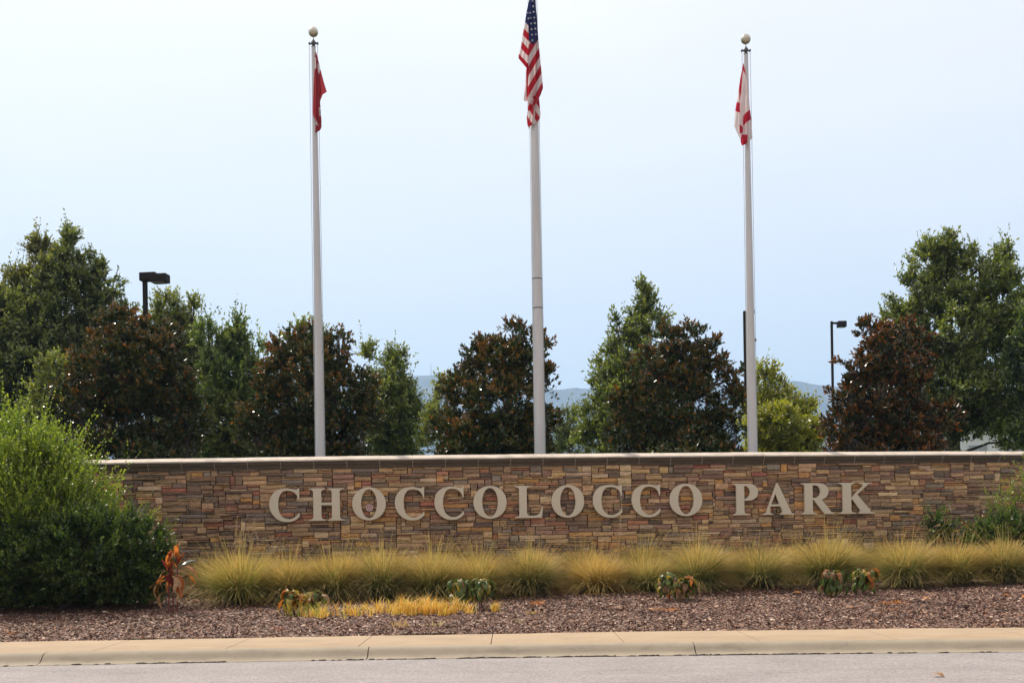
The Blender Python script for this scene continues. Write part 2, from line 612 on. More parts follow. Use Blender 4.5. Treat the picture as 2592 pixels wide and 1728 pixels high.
hill('hills', [(-1800, 1050), (-900, 1000), (-200, 985), (500, 985), (900, 968), (1072, 952), (1110, 948), (1135, 952), (1250, 968), (1380, 983), (1460, 982), (1700, 990), (1990, 966), (2040, 969), (2110, 977), (2500, 990), (3200, 1010), (4200, 1060)], 4000, 900, 1)
b0 = at(1091, 955, 4010)
t_ = at(1091, 918, 4010)
tm = thing('radio_mast', b0, 'hair-thin radio mast standing on the far blue hill', 'mast')
mb = MB(); mb.tube([b0 - Vector((0, 0, 8)), t_], [1.1, 0.6], 5); mb.build('mast_shaft', M_bronze, tm)
for zz in (8, 20, 32):
    mb = MB()
    mb.box(b0.x - 1.8, b0.x + 1.8, b0.y - .6, b0.y + .6, b0.z + zz, b0.z + zz + .8)
    mb.build('crossbar', M_bronze, tm)

# ------------------------------------------------------------------ the stone wall
xs_ = np.linspace(-10.8, 15.0, 3000)
ys_ = wall_y(xs_)
ss_ = np.concatenate([[0], np.cumsum(np.hypot(np.diff(xs_), np.diff(ys_)))])
s_zero = float(np.interp(0.0, xs_, ss_))
ss_ -= s_zero


def W(s, out=0.0, z=0.0):
    """a point of the wall: s metres along it from the middle, out metres in front of its face"""
    x = float(np.interp(s, ss_, xs_))
    sl = 0.0792 + 2 * 0.00521 * x
    nx_, ny_ = sl / math.hypot(1, sl), -1 / math.hypot(1, sl)
    return Vector((x + nx_ * out, float(wall_y(x)) + ny_ * out, z))


def s_of_px(px, py):
    """where along the wall the photograph's pixel column falls"""
    lo, hi = ss_[0], ss_[-1]
    u, v = (px - 1296.0) / F, (HY - py) / F
    k = u * cr + v * sr
    for _ in range(40):
        m_ = (lo + hi) / 2
        p = W(m_)
        if p.x / p.y < k: lo = m_
        else: hi = m_
    return (lo + hi) / 2


CAP_TOP, CAP_BOT, WALL_BASE = 2.990, 2.782, 0.36
S0, S1 = float(ss_[0]) + 0.1, float(ss_[-1]) - 0.1
wall = thing('stone_sign_wall', W(0, 0, 0.45), 'long curved ledgestone wall with a cast stone cap carrying the park name letters', 'stone wall')

mb = MB()
sseg = np.linspace(S0, S1, 60)
for a, b in zip(sseg[:-1], sseg[1:]):
    p = [W(a, -0.012), W(b, -0.012), W(b, -0.45), W(a, -0.45)]
    mb.add([(q.x, q.y, WALL_BASE - 0.3) for q in p] + [(q.x, q.y, CAP_BOT) for q in p],
           [(0, 1, 5, 4), (2, 3, 7, 6), (4, 5, 6, 7), (0, 4, 7, 3), (1, 2, 6, 5)])
mb.build('wall_core', M_mortar, wall)

# packing: random ashlar on a fine grid
U = 0.0405
DU = 0.045
ncol = int((S1 - S0) / DU)
nrow = int((CAP_BOT - WALL_BASE) / U)
occ = np.zeros((nrow, ncol), bool)
rs = np.random.default_rng(21)
stones = []
for row in range(nrow):
    c = 0
    while c < ncol:
        if occ[row, c]:
            c += 1
            continue
        free = 0
        while c + free < ncol and not occ[row, c + free] and free < 16:
            free += 1
        q = rs.random()
        if q < 0.022 and free >= 2:
            h, w = int(rs.integers(3, 5)), int(rs.integers(2, 4))
        elif q < 0.13:
            h, w = int(rs.integers(3, 4)), int(rs.integers(3, 7))
        elif q < 0.64:
            h, w = 2, int(rs.integers(5, 12))
        else:
            h, w = 1, int(rs.integers(4, 12))
        w = min(w, free)
        if free - w == 1:
            w = free if w < 10 else w
        h = min(h, nrow - row)
        while h > 1 and occ[row + h - 1, c:c + w].any():
            h -= 1
        if w <= 1 and h == 1 and rs.random() < 0.7 and row + 1 < nrow and not occ[row + 1, c]:
            h = 2
        occ[row:row + h, c:c + w] = True
        stones.append((c, row, w, h))
        c += w

PAL = np.array([(0.54, 0.355, 0.18), (0.43, 0.265, 0.135), (0.34, 0.215, 0.12), (0.245, 0.16, 0.10), (0.42, 0.185, 0.10),
                (0.54, 0.27, 0.085), (0.21, 0.115, 0.08), (0.24, 0.20, 0.15), (0.11, 0.085, 0.068), (0.62, 0.45, 0.27), (0.36, 0.20, 0.13), (0.33, 0.10, 0.065), (0.16, 0.115, 0.085)])
PP = np.array([.17, .165, .14, .12, .06, .05, .085, .075, .045, .05, .055, .025, .06])
PP = PP / PP.sum()
PAL = (PAL * 0.80 + np.array((0.40, 0.265, 0.14)) * 0.20) * np.array((1.10, 1.05, 1.06))


def stone_geo(c, row, w, h, r):
    g = 0.005
    a, b = S0 + c * DU + g, S0 + (c + w) * DU - g
    z1, z0 = CAP_BOT - row * U - g * .75, CAP_BOT - (row + h) * U + g * .75
    out = r.uniform(0.006, 0.045) + (0.012 if h == 1 and r.random() < 0.3 else 0)
    nu = 2 if (b - a) < 0.15 else 4
    ang = math.radians(r.normal(0, 0.35))
    vs, fs = [], []
    j = lambda k: r.normal(0, k)
    skew = [j(0.004) for _ in range(4)]
    cols = np.linspace(0, 1, nu + 1)
    # back ring
    def pt(u, v, o, inset=0.0):
        s = lerp(a + inset + (skew[0] if v < .5 else skew[1]) * 0.7, b - inset + (skew[2] if v < .5 else skew[3]) * 0.7, u)
        z = lerp(z0 + inset * .8, z1 - inset * .8, v) + (u - .5) * (b - a) * math.tan(ang) * .3
        p = W(s, o)
        return (p.x, p.y, z)
    rowsv = []
    for v, o, ins in ((0, -0.02, 0), (0, out - 0.006, 0.0), (0, out, 0.005), (0.5, out + 0.003, 0.005), (1, out, 0.005), (1, out - 0.006, 0.0), (1, -0.02, 0)):
        rr = []
        for u in cols:
            oo = o + (j(0.0035) if o > 0 else 0)
            x_, y_, z_ = pt(u, v, oo, ins)
            if 0 < u < 1 and v in (0, 1): z_ += j(0.0012)
            rr.append((x_, y_, z_))
        rowsv.append(rr)
    m = nu + 1
    vs = [p for rr in rowsv for p in rr]
    for k in range(6):
        for i_ in range(nu):
            fs.append((k * m + i_, k * m + i_ + 1, k * m + m + i_ + 1, k * m + m + i_))
    fs.append(tuple(k * m for k in range(6, -1, -1)))
    fs.append(tuple(k * m + nu for k in range(7)))
    return vs, fs


def stone_visible_size(st):
    c, row, w, h = st
    s = S0 + (c + w / 2) * DU
    p = W(s)
    z = CAP_BOT - (row + h / 2) * U
    if not (-0.34 * 22.3 < p.x < 0.455 * 22.3): return 0
    if z < 1.27: return 0
    if abs(z - (EYE + 0.95)) < 0.32 and -4.6 < s < 7.2: return w * h * 0.6   # behind the letters
    return w * h


order = sorted(range(len(stones)), key=lambda k: -stone_visible_size(stones[k]))
big = set(order[:298])
acc_v, acc_f, acc_c = [], [], []
for k, st in enumerate(stones):
    r = np.random.default_rng(1000 + k)
    vs, fs = stone_geo(*st, r)
    base = PAL[r.choice(len(PAL), p=PP)] * r.uniform(0.8, 1.18) * np.array([1, r.uniform(.95, 1.04), r.uniform(.9, 1.1)])
    if k in big:
        me = bpy.data.meshes.new('stone')
        ctr = Vector(np.mean(np.array(vs), axis=0))
        me.from_pydata([tuple(Vector(p) - ctr) for p in vs], [], fs)
        me.materials.append(M_stone)
        a_ = me.attributes.new('col', 'FLOAT_COLOR', 'FACE')
        a_.data.foreach_set('color', np.tile(np.array([*base, 1.0], dtype=np.float32), len(fs)))
        link('stone', me, wall, ctr - wall.location)
    else:
        n0 = len(acc_v)
        acc_v += vs
        acc_f += [tuple(i_ + n0 for i_ in q) for q in fs]
        acc_c += [(*base, 1.0)] * len(fs)
me = bpy.data.meshes.new('small_stones')
me.from_pydata(acc_v, [], acc_f)
me.materials.append(M_stone)
a_ = me.attributes.new('col', 'FLOAT_COLOR', 'FACE')
a_.data.foreach_set('color', np.array(acc_c, dtype=np.float32).ravel())
o = link('small_stones', me, wall)
tag(o, kind='stuff')

# cap pieces (0.61 m) with pale mortar between them
cprof = [(-0.50, 0.0), (-0.53, 0.150), (-0.50, 0.165), (-0.20, 0.232), (-0.05, 0.230), (0.105, 0.166), (0.120, 0.158), (0.120, 0.134), (0.105, 0.124), (0.098, 0.100),
         (0.090, 0.080), (0.075, 0.060), (0.062, 0.050), (0.062, 0.034), (0.050, 0.022), (0.048, 0.0)]
rs = np.random.default_rng(4)


def sweep(a, b, prof, m, name, dz=0.0, do=0.0, n=3):
    vs, fs = [], []
    k = len(prof)
    for s in np.linspace(a, b, n):
        for out, z in prof:
            p = W(s, out + do)
            vs.append((p.x, p.y, CAP_BOT + z + dz))
    for i_ in range(n - 1):
        for q in range(k - 1):
            fs.append((i_ * k + q, i_ * k + q + 1, i_ * k + k + q + 1, i_ * k + k + q))
        fs.append((i_ * k + k - 1, i_ * k, i_ * k + k, i_ * k + 2 * k - 1))
    fs.append(tuple(range(k - 1, -1, -1)))
    fs.append(tuple((n - 1) * k + q for q in range(k)))
    mb = MB()
    mb.add(vs, fs)
    o = mb.build(name, m, wall)
    return o


s_j = s_of_px(600 + 351 / 3.137, 1165)
joint = s_j - 0.61 * math.floor((s_j - S0) / 0.61)
while joint < S1 - 0.6:
    dz = rs.normal(0, 0.0015)
    o = sweep(joint + 0.004, joint + 0.606, cprof, [M_cap, M_capshade], 'capstone', dz, rs.normal(0, 0.0015))
    for p in o.data.polygons:          # the moulded face below the wash has its shade painted into a darker colour
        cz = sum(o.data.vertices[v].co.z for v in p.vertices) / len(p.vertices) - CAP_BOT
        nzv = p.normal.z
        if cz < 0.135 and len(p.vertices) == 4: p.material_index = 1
    sweep(joint - 0.0036, joint + 0.0036, cprof, M_capj, 'mortar_joint', -0.001, 0.001, 2)
    joint += 0.61


# ------------------------------------------------------------------ sign letters
def cat_rom(pts, n=6):
    """pts: (x, y) or (x, y, 'c') for a corner; closed outline, smooth between corners"""
    N = len(pts)
    P = [np.array(p[:2], float) for p in pts]
    cor = [len(p) > 2 for p in pts]
    out = []
    for i_ in range(N):
        p1, p2 = P[i_], P[(i_ + 1) % N]
        p0 = P[i_ - 1] if not cor[i_] else p1 - (p2 - p1)
        p3 = P[(i_ + 2) % N] if not cor[(i_ + 1) % N] else p2 + (p2 - p1)
        if cor[i_] and cor[(i_ + 1) % N]:
            out.append(p1)
            continue
        for t in np.linspace(0, 1, n, endpoint=False):
            out.append(0.5 * ((2 * p1) + (-p0 + p2) * t + (2 * p0 - 5 * p1 + 4 * p2 - p3) * t * t + (-p0 + 3 * p1 - 3 * p2 + p3) * t ** 3))
    return out


def ell(cx, cy, rx_, ry_, n=56, e=2.0):
    o_ = []
    for i_ in range(n):
        a = 2 * math.pi * i_ / n
        c_, s_ = math.cos(a), math.sin(a)
        o_.append(np.array([cx + rx_ * math.copysign(abs(c_) ** (2 / e), c_), cy + ry_ * math.copysign(abs(s_) ** (2 / e), s_)]))
    return o_


def br(x0, y0, x1, y1, n=5):
    """bracket curve from a serif tip (x0,y0) to the stem (x1,y1)"""
    o_ = []
    for k in range(n + 1):
        t = k / n * math.pi / 2
        o_.append((x0 + (x1 - x0) * math.sin(t), y0 + (y1 - y0) * (1 - math.cos(t)), 'c'))
    return o_


s1, s2 = 0.144, 0.387
TH = 0.022


def rev(l):
    return list(reversed(l))


def glyph_H():
    o_ = [(0, 0, 'c'), (.525, 0, 'c')] + rev(br(s2, .11, .525, TH))[0:0] + br(.525, TH, s2, .11) + [(s2, .482, 'c'), (.725, .482, 'c')]
    o_ += rev(br(.588, TH, .725, .11)) + [(.588, 0, 'c'), (1.108, 0, 'c')] + br(1.108, TH, .968, .11)
    o_ += rev(br(1.108, 1 - TH, .968, .89)) + [(1.108, 1, 'c'), (.588, 1, 'c')] + br(.588, 1 - TH, .725, .89) + [(.725, .55, 'c'), (s2, .55, 'c')]
    o_ += rev(br(.525, 1 - TH, s2, .89)) + [(.525, 1, 'c'), (0, 1, 'c')] + br(0, 1 - TH, s1, .89) + rev(br(0, TH, s1, .11))
    return [cat_rom(o_)], 1.108


def C_pts():
    raw = [(472, 328, 'c'), (472, 487, 'c'), (458, 487, 'c'), (438, 425), (385, 376), (300, 358), (230, 372), (183, 425), (160, 500), (155, 580), (165, 660), (190, 715), (240, 762),
           (300, 780), (360, 774), (420, 743), (468, 693, 'c'), (472, 738, 'c'), (430, 780), (370, 809), (300, 818), (210, 808), (130, 766), (70, 700), (36, 625), (28, 560), (36, 490),
           (70, 418), (130, 363), (200, 338), (280, 328), (350, 334), (405, 348), (440, 348), (456, 328, 'c')]
    return [((p[0] - 28) / 473, (805 - p[1]) / 473, *p[2:]) for p in raw]


def glyph_C(): return [cat_rom(C_pts(), 4)], 0.94
def glyph_O(): return [ell(.521, .505, .521, .512, e=2.06), ell(.521, .505, .252, .452, e=2.05)], 1.042


def glyph_L():
    o_ = [(0, 0, 'c'), (.885, 0, 'c'), (.925, .36, 'c'), (.905, .36, 'c'), (.86, .22), (.78, .11), (.66, .065), (s2 + .08, .06, 'c'), (s2, .12, 'c')]
    o_ += rev(br(.53, 1 - TH, s2, .89)) + [(.53, 1, 'c'), (0, 1, 'c')] + br(0, 1 - TH, s1, .89) + rev(br(0, TH, s1, .11))
    return [cat_rom(o_)], .925


def glyph_P():
    a, b = .125, .375
    o_ = [(0.02, 0, 'c'), (.53, 0, 'c')] + br(.53, TH, b, .11) + [(b, .465, 'c'), (.52, .462), (.66, .49), (.78, .58), (.83, .73), (.79, .87), (.68, .965), (.52, 1.0), (.40, 1.0, 'c'), (0, 1, 'c')]
    o_ += br(0, 1 - TH, a, .89) + rev(br(.02, TH, a, .11))
    inn = [(b, .935, 'c'), (b, .52, 'c'), (.45, .53), (.53, .60), (.57, .73), (.53, .86), (.45, .925)]
    return [cat_rom(o_), cat_rom(inn)], .83


def glyph_R():
    a, b = .115, .37
    o_ = [(0.01, 0, 'c'), (.51, 0, 'c')] + br(.51, TH, b, .11) + [(b, .46, 'c'), (.41, .46, 'c'), (.75, 0, 'c'), (1.06, 0, 'c'), (1.06, .022, 'c'), (.985, .05, 'c'), (.66, .475, 'c'),
          (.76, .505), (.85, .60), (.89, .73), (.85, .87), (.74, .965), (.56, 1.0), (.40, 1.0, 'c'), (0, 1, 'c')]
    o_ += br(0, 1 - TH, a, .89) + rev(br(.01, TH, a, .11))
    inn = [(b, .935, 'c'), (b, .52, 'c'), (.50, .53), (.59, .60), (.63, .73), (.59, .86), (.50, .925)]
    return [cat_rom(o_), cat_rom(inn)], 1.04


def glyph_A():
    o_ = [(0, 0, 'c'), (.33, 0, 'c')] + br(.33, TH, .215, .13) + [(.245, .27, 'c'), (.575, .27, 'c'), (.635, .12, 'c')] + rev(br(.56, TH, .635, .12)) + [(.56, 0, 'c'), (1.04, 0, 'c')]
    o_ += br(1.04, TH, .90, .12) + [(.49, 1.01, 'c'), (.462, 1.01, 'c'), (.135, .15, 'c')] + rev(br(0, TH, .135, .15))
    inn = [(.41, .68, 'c'), (.262, .33, 'c'), (.552, .33, 'c')]
    return [cat_rom(o_), cat_rom(inn)], 1.04


def glyph_K():
    a, b = .13, .40
    o_ = [(0.02, 0, 'c'), (.54, 0, 'c')] + br(.54, TH, b, .11) + [(b, .46, 'c'), (.435, .47, 'c'), (.70, .11, 'c')] + rev(br(.65, TH, .70, .11)) + [(.65, 0, 'c'), (1.17, 0, 'c')]
    o_ += br(1.17, TH, 1.0, .13) + [(.60, .625, 'c'), (.93, .925, 'c')] + rev(br(1.08, 1 - TH, .93, .925)) + [(1.08, 1, 'c'), (.67, 1, 'c')] + br(.67, 1 - TH, .80, .90) + [(b, .50, 'c')]
    o_ += rev(br(.52, 1 - TH, b, .89)) + [(.52, 1, 'c'), (0, 1, 'c')] + br(0, 1 - TH, a, .89) + rev(br(.02, TH, a, .11))
    return [cat_rom(o_)], 1.17


GL = dict(H=glyph_H, C=glyph_C, O=glyph_O, L=glyph_L, P=glyph_P, A=glyph_A, R=glyph_R, K=glyph_K)
word = [('C', 684.8, 760, 'first letter C at the far left of the sign'), ('H', 784, 873, 'letter H, the only one on the wall'), ('O', 893.5, 977.3, 'first letter O with a round sticker showing in it'),
        ('C', 1001, 1074.5, 'letter C straight after the O with the sticker'), ('C', 1100.5, 1173.8, 'letter C left of the second O'), ('O', 1198.7, 1281.6, 'letter O just before the L'),
        ('L', 1303, 1373, 'letter L, the only one on the wall'), ('O', 1395.3, 1476.6, 'letter O just after the L'), ('C', 1499.4, 1572.3, 'letter C right of the O that follows the L'),
        ('C', 1597, 1668.4, 'last letter C, before the final O'), ('O', 1692.5, 1774.2, 'final letter O ending the first word'), ('P', 1850.8, 1915, 'letter P starting the second word'),
        ('A', 1926.7, 2006.9, 'letter A, the only one on the wall'), ('R', 2023.5, 2103.7, 'letter R, the only one on the wall'), ('K', 2118.4, 2208.3, 'letter K ending the sign')]
LH = 0.595
for ch, p0, p1, lab in word:
    loops, gw = GL[ch]()
    pc = (p0 + p1) / 2
    sa, sb = s_of_px(p0, 1300), s_of_px(p1, 1300)
    Yc = W((sa + sb) / 2).y
    zb = EYE + 0.648
    zb = at(pc, lerp(1318.6, 1299.4, (pc - 700) / 1500.0), Yc).z
    zb = 0.75 * zb + 0.25 * (EYE + 0.643)
    cu = bpy.data.curves.new('letter_outline', 'CURVE')
    cu.dimensions = '2D'
    cu.fill_mode = 'BOTH'
    cu.extrude = 0.024
    cu.bevel_depth = 0.003
    cu.bevel_resolution = 1
    sc = (sb - sa) / gw
    for lp in loops:
        sp = cu.splines.new('POLY')
        sp.points.add(len(lp) - 1)
        for q, p in zip(sp.points, lp):
            q.co = (p[0] * sc, p[1] * LH, 0, 1)
        sp.use_cyclic_u = True
    tmp = bpy.data.objects.new('tmp', cu)
    C.objects.link(tmp)
    me = bpy.data.meshes.new_from_object(tmp)
    bpy.data.objects.remove(tmp)
    me.materials.clear()
    me.materials.append(M_letter)
    A_, B_ = W(sa, 0.085), W(sb, 0.085)
    dx = (B_ - A_).normalized()
    nrm = Vector((dx.y, -dx.x, 0))
    Mx = Matrix((
        (dx.x, 0, nrm.x, A_.x),
        (dx.y, 0, nrm.y, A_.y),
        (0, 1, 0, zb),
        (0, 0, 0, 1)))
    me.transform(Mx)
    me.update()
    root = thing('sign_letter', W((sa + sb) / 2, 0.05, zb), 'tan raised serif ' + lab, 'letter', 'letters of the park name on the stone wall')
    link('letter_face', me, root)
    px_ = {'C': [(.12, .5), (.55, .03), (.6, .97)], 'O': [(.13, .5), (.9, .5), (.5, .03), (.5, .98)], 'H': [(.26, .2), (.26, .8), (.85, .2), (.85, .8)], 'L': [(.26, .2), (.26, .8), (.7, .04)],
           'P': [(.25, .2), (.25, .8), (.7, .75)], 'A': [(.2, .12), (.85, .15), (.47, .85)], 'R': [(.24, .2), (.24, .8), (.85, .15)], 'K': [(.26, .2), (.26, .8), (1.0, .08)]}[ch]
    for (a_, b_) in px_:
        s_ = sa + a_ * sc
        mb = MB()
        mb.tube([W(s_, 0.0, zb + b_ * LH), W(s_, 0.075, zb + b_ * LH)], 0.008, 6)
        mb.build('stud', M_truck, root)

# round sticker inside the first O
M_st1 = mat('sticker_pale', (0.62, 0.50, 0.49), 0.5)
M_st2 = mat('sticker_red', (0.42, 0.10, 0.10), 0.5)
ss0 = s_of_px(935.5, 1285)
Ys = W(ss0).y
zs = at(935.5, 1284.6, Ys).z
st = thing('round_sticker', W(ss0, 0.05, zs), 'small round red and white sticker with a triangle inside the first letter O', 'sticker')


def disc(r0, r1, out, m, name, n=28):
    mb_ = MB()
    vs, fs = [], []
    for i_ in range(n):
        a = 2 * math.pi * i_ / n
        for rr in (r0, r1):
            for oo in (out, out - 0.004):
                p = W(ss0 + rr * math.cos(a), oo)
                vs.append((p.x, p.y, zs + rr * math.sin(a)))
    for i_ in range(n):
        j_ = (i_ + 1) % n
        a, b = i_ * 4, j_ * 4
        fs.append((a, a + 2, b + 2, b))
        fs.append((a + 2, a + 3, b + 3, b + 2))
        fs.append((a, b, b + 1, a + 1))
    mb_.add(vs, fs)
    return mb_.build(name, m, st)


disc(0.0005, 0.062, 0.050, M_st2, 'backing')
disc(0.047, 0.066, 0.052, M_st1, 'outer_ring')
mb = MB()
tri = [(math.sin(a) * .044, math.cos(a) * .044) for a in (0, 2.094, 4.189)]
tri2 = [(x * .45 - .002, y * .45) for x, y in tri]
vs = []
for x, y in tri + tri2:
    p = W(ss0 + x, 0.0535)
    vs.append((p.x, p.y, zs + y - .004))
mb.add(vs, [(0, 3, 4, 1), (1, 4, 5, 2), (2, 5, 3, 0)])
mb.build('triangle_mark', M_st1, st)
mb = MB()
for k in range(22):                                # the ring's unreadable lettering as small dark strokes
    a = 2 * math.pi * k / 22
    for da in (-.05, .05):
        pa, pb = W(ss0 + .051 * math.cos(a + da), .0545), W(ss0 + .061 * math.cos(a + da), .0545)
        pc_ = W(ss0 + .061 * math.cos(a + da + .045), .0545)
        mb.add([(pa.x, pa.y, zs + .051 * math.sin(a + da)), (pb.x, pb.y, zs + .061 * math.sin(a + da)), (pc_.x, pc_.y, zs + .061 * math.sin(a + da + .045))], [(0, 1, 2)])
mb.build('ring_strokes', M_st2, st)


# ------------------------------------------------------------------ flagpoles
def flagpole(base_px, base_py, top_y, Y, r0, r1, label, flag_side, joints=()):
    b = at(base_px, base_py, Y)
    X0 = b.x
    top = top_y
    g0 = 0.42
    root = thing('flagpole', (X0, Y, g0), label, 'flagpole', 'flagpoles behind the wall')
    mb = MB()
    H = top - g0
    prof = []
    for k in range(13):
        t = k / 12
        r_ = r0 if t < 0.25 else lerp(r0, r1, ((t - 0.25) / 0.75) ** 1.1)
        prof.append((r_, H * t))
    mb.lathe((X0, Y, g0), prof, 28)
    mb.build('pole_shaft', M_alu, root, smooth=True)
    mb = MB(); mb.lathe((X0, Y, g0), [(r0 * 2.0, -0.05), (r0 * 2.0, 0.03), (r0 * 1.6, 0.07), (r0 * 1.15, 0.14), (r0 * 1.02, 0.16)], 28)
    mb.build('base_collar', M_alu, root, smooth=True)
    for jz in joints:
        mb = MB()
        t = (jz - g0) / H
        r_ = lerp(r0, r1, max(0, (t - 0.25) / 0.75) ** 1.1)
        mb.lathe((X0, Y, jz), [(r_ - .01, -0.012), (r_ + .0025, -0.010), (r_ + .0025, 0.010), (r_ - .01, 0.012)], 28)
        mb.build('sleeve_joint', M_truck, root, smooth=True)
    mb = MB()
    mb.lathe((X0, Y, top), [(r1 * 1.05, -0.02), (r1 * 1.05, 0.0), (r1 * .6, 0.005), (r1 * .7, 0.03), (0.055, 0.055), (0.05, 0.09), (0.02, 0.13), (0.012, 0.15)], 16)
    mb.box(X0 - 0.085, X0 + 0.085, Y - 0.02, Y + 0.02, top + 0.045, top + 0.07, 0.006)
    for sg in (-1, 1):
        mb.tube([(X0 + sg * .082, Y - .025, top + .06), (X0 + sg * .082, Y + .025, top + .06)], 0.022, 10)
    mb.build('truck', M_truck, root, smooth=True)
    mb = MB()
    mb.tube([(X0, Y, top + .1), (X0, Y, top + .2)], 0.010, 8)
    mb.build('spindle', M_alu, root)
    mb = MB()
    R = 0.104
    mb.lathe((X0, Y, top + .195 + R), [(max(R * math.sin(math.pi * k / 14), 0.002), -R * math.cos(math.pi * k / 14)) for k in range(15)], 24)
    mb.build('finial_ball', M_ball, root, smooth=True)
    for sg in (-1, 1):
        mb = MB()
        pts = []
        for k in range(15):
            t = k / 14
            z = lerp(1.3, top + .05, t)
            rr = lerp(r0 + .006, 0.085, t ** 1.4)
            pts.append((X0 + sg * rr, Y - 0.02, z))
        mb.tube(pts, 0.0055, 5)
        mb.build('halyard', M_rope, root)
    mb = MB()
    mb.box(X0 + r0, X0 + r0 + .03, Y - .01, Y + .01, 1.55, 1.58)
    mb.box(X0 + r0 + .02, X0 + r0 + .035, Y - .012, Y + .012, 1.48, 1.65, .004)
    mb.build('cleat', M_truck, root)
    mb = MB()
    mb.box(X0 + r0 * .8, X0 + r0 + .02, Y - .02, Y, 5.4 + (X0 * .01), 5.46 + X0 * .01, .004)
    mb.build('rope_clip', M_truck, root)
    return X0


YP = 24.6
topL = at(791, 118, YP).z - .0
topR = at(1888, 136, YP).z
topM = 14.9
XL = flagpole(811, 1150, topL, YP, 0.098, 0.044, 'silver flagpole with a ball finial flying the plain red flag, left of the three', 1)
XM = flagpole(1367, 1146, topM, YP, 0.110, 0.060, 'tallest thick silver flagpole in the middle flying the stars and stripes', -1,
              joints=(at(1362, 780, YP).z, at(1361, 706, YP).z))
XR = flagpole(1905, 1142, topR, YP, 0.096, 0.044, 'silver flagpole with a ball finial flying the white flag with a red saltire', -1)


def interp_edge(e, y):
    ys = [p[1] for p in e]
    return np.interp(y, ys, [p[0] for p in e])


def inpoly(px, py, poly):
    inside = np.zeros(px.shape, bool)
    n_ = len(poly)
    j_ = n_ - 1
    for i_ in range(n_):
        xi, yi = poly[i_]
        xj, yj = poly[j_]
        c_ = ((yi > py) != (yj > py)) & (px < (xj - xi) * (py - yi) / (yj - yi + 1e-9) + xi)
        inside ^= c_
        j_ = i_
    return inside


def flag(name, label, ox, oy, sc, panels, X0):
    allV, allF, allC, n0 = [], [], [], 0
    for (le, re_, yoff, wav, colf) in panels:
        y0 = min(le[0][1], re_[0][1]); y1 = max(le[-1][1], re_[-1][1])
        rows_ = np.arange(y0, y1 + 0.1, 4.0)
        nc = 36
        u = np.linspace(0, 1, nc + 1)
        xl, xr = interp_edge(le, rows_), interp_edge(re_, rows_)
        Xp = xl[:, None] + (xr - xl)[:, None] * u[None]
        Yp = np.repeat(rows_[:, None], nc + 1, 1)
        ysag = 0.0
        wid = (xr - xl)[:, None] / (sc * 122.0)
        dep = yoff + wav * wid * (np.sin(u[None] * 7.5 + Yp * 0.004 + yoff * 40) * 0.55 + 0.4 * np.sin(u[None] * 14 + 1.3 + Yp * 0.007)) + 0.18 * (u[None] - .5) ** 2 * wid
        P = np.empty((*Xp.shape, 3))
        Yd = YP - 0.10 - dep
        uu, vv = (ox + Xp / sc - 1296) / F, (HY - (oy + Yp / sc)) / F
        P[..., 0] = (uu * cr + vv * sr) * Yd
        P[..., 1] = Yd
        P[..., 2] = EYE + (-uu * sr + vv * cr) * Yd
        nr = len(rows_)
        i_ = (np.arange(nr - 1)[:, None] * (nc + 1) + np.arange(nc)[None]).ravel()
        allF.append(np.stack([i_, i_ + nc + 1, i_ + nc + 2, i_ + 1], 1) + n0)
        n0 += P.shape[0] * P.shape[1]
        allV.append(P.reshape(-1, 3))
        xc = (Xp[:-1, :-1] + Xp[1:, 1:]) / 2
        yc = (Yp[:-1, :-1] + Yp[1:, 1:]) / 2
        allC.append(colf(xc, yc).reshape(-1, 3))
    V = np.concatenate(allV)
    loc = Vector((X0, YP - 0.1, float(V[:, 2].max())))
    root = thing(name, loc, label, 'flag', 'limp flags on the flagpoles')
    o_ = link('flag_cloth', mesh_np('flag_cloth', V, [np.concatenate(allF)], M_flag, fcol=np.concatenate(allC), smooth=True), root)
    return root


RED, WHT, BLU = np.array((0.50, 0.018, 0.035)), np.array((0.80, 0.68, 0.66)), np.array((0.030, 0.038, 0.13))


def stripes(w, w0, per, first_white=True):
    k = np.floor((w - w0) / per).astype(int)
    wh = (k % 2 == 0) == first_white
    return np.where(wh[..., None], WHT, RED)


def us_main(x, y):
    c_ = stripes(y + 1.7 * x, 1109, 116)
    star = np.zeros(x.shape, bool)
    for sx_, sy_ in [(312, 12), (320, 76), (327, 142), (334, 208), (341, 273), (347, 338), (353, 404), (288, 152), (290, 213), (295, 277), (301, 345), (307, 408), (313, 473)]:
        dx_, dy_ = x - sx_, y - sy_
        a = np.arctan2(dx_, -dy_)
        rad = 15.5 * (0.40 + 0.60 * np.abs(((a / (2 * np.pi) * 5) % 1) - 0.5) * 2) ** 1.35
        star |= np.hypot(dx_, dy_) < rad
    blue = y < 525 - np.abs(x - 320) * 0.95
    c_ = np.where(blue[..., None], BLU, c_)
    return np.where((blue & star)[..., None], np.array((.8, .8, .82)), c_)


def us_back(x, y):
    w = y - 1.1 * x
    c_ = stripes(w, 10, 90)
    blue = w < 10
    star = np.zeros(x.shape, bool)
    for sx_, sy_ in [(258, 152), (265, 218)]:
        star |= np.hypot(x - sx_, y - sy_) < 9
    c_ = np.where(blue[..., None], BLU, c_)
    return np.where((blue & star)[..., None], np.array((.8, .8, .82)), c_)


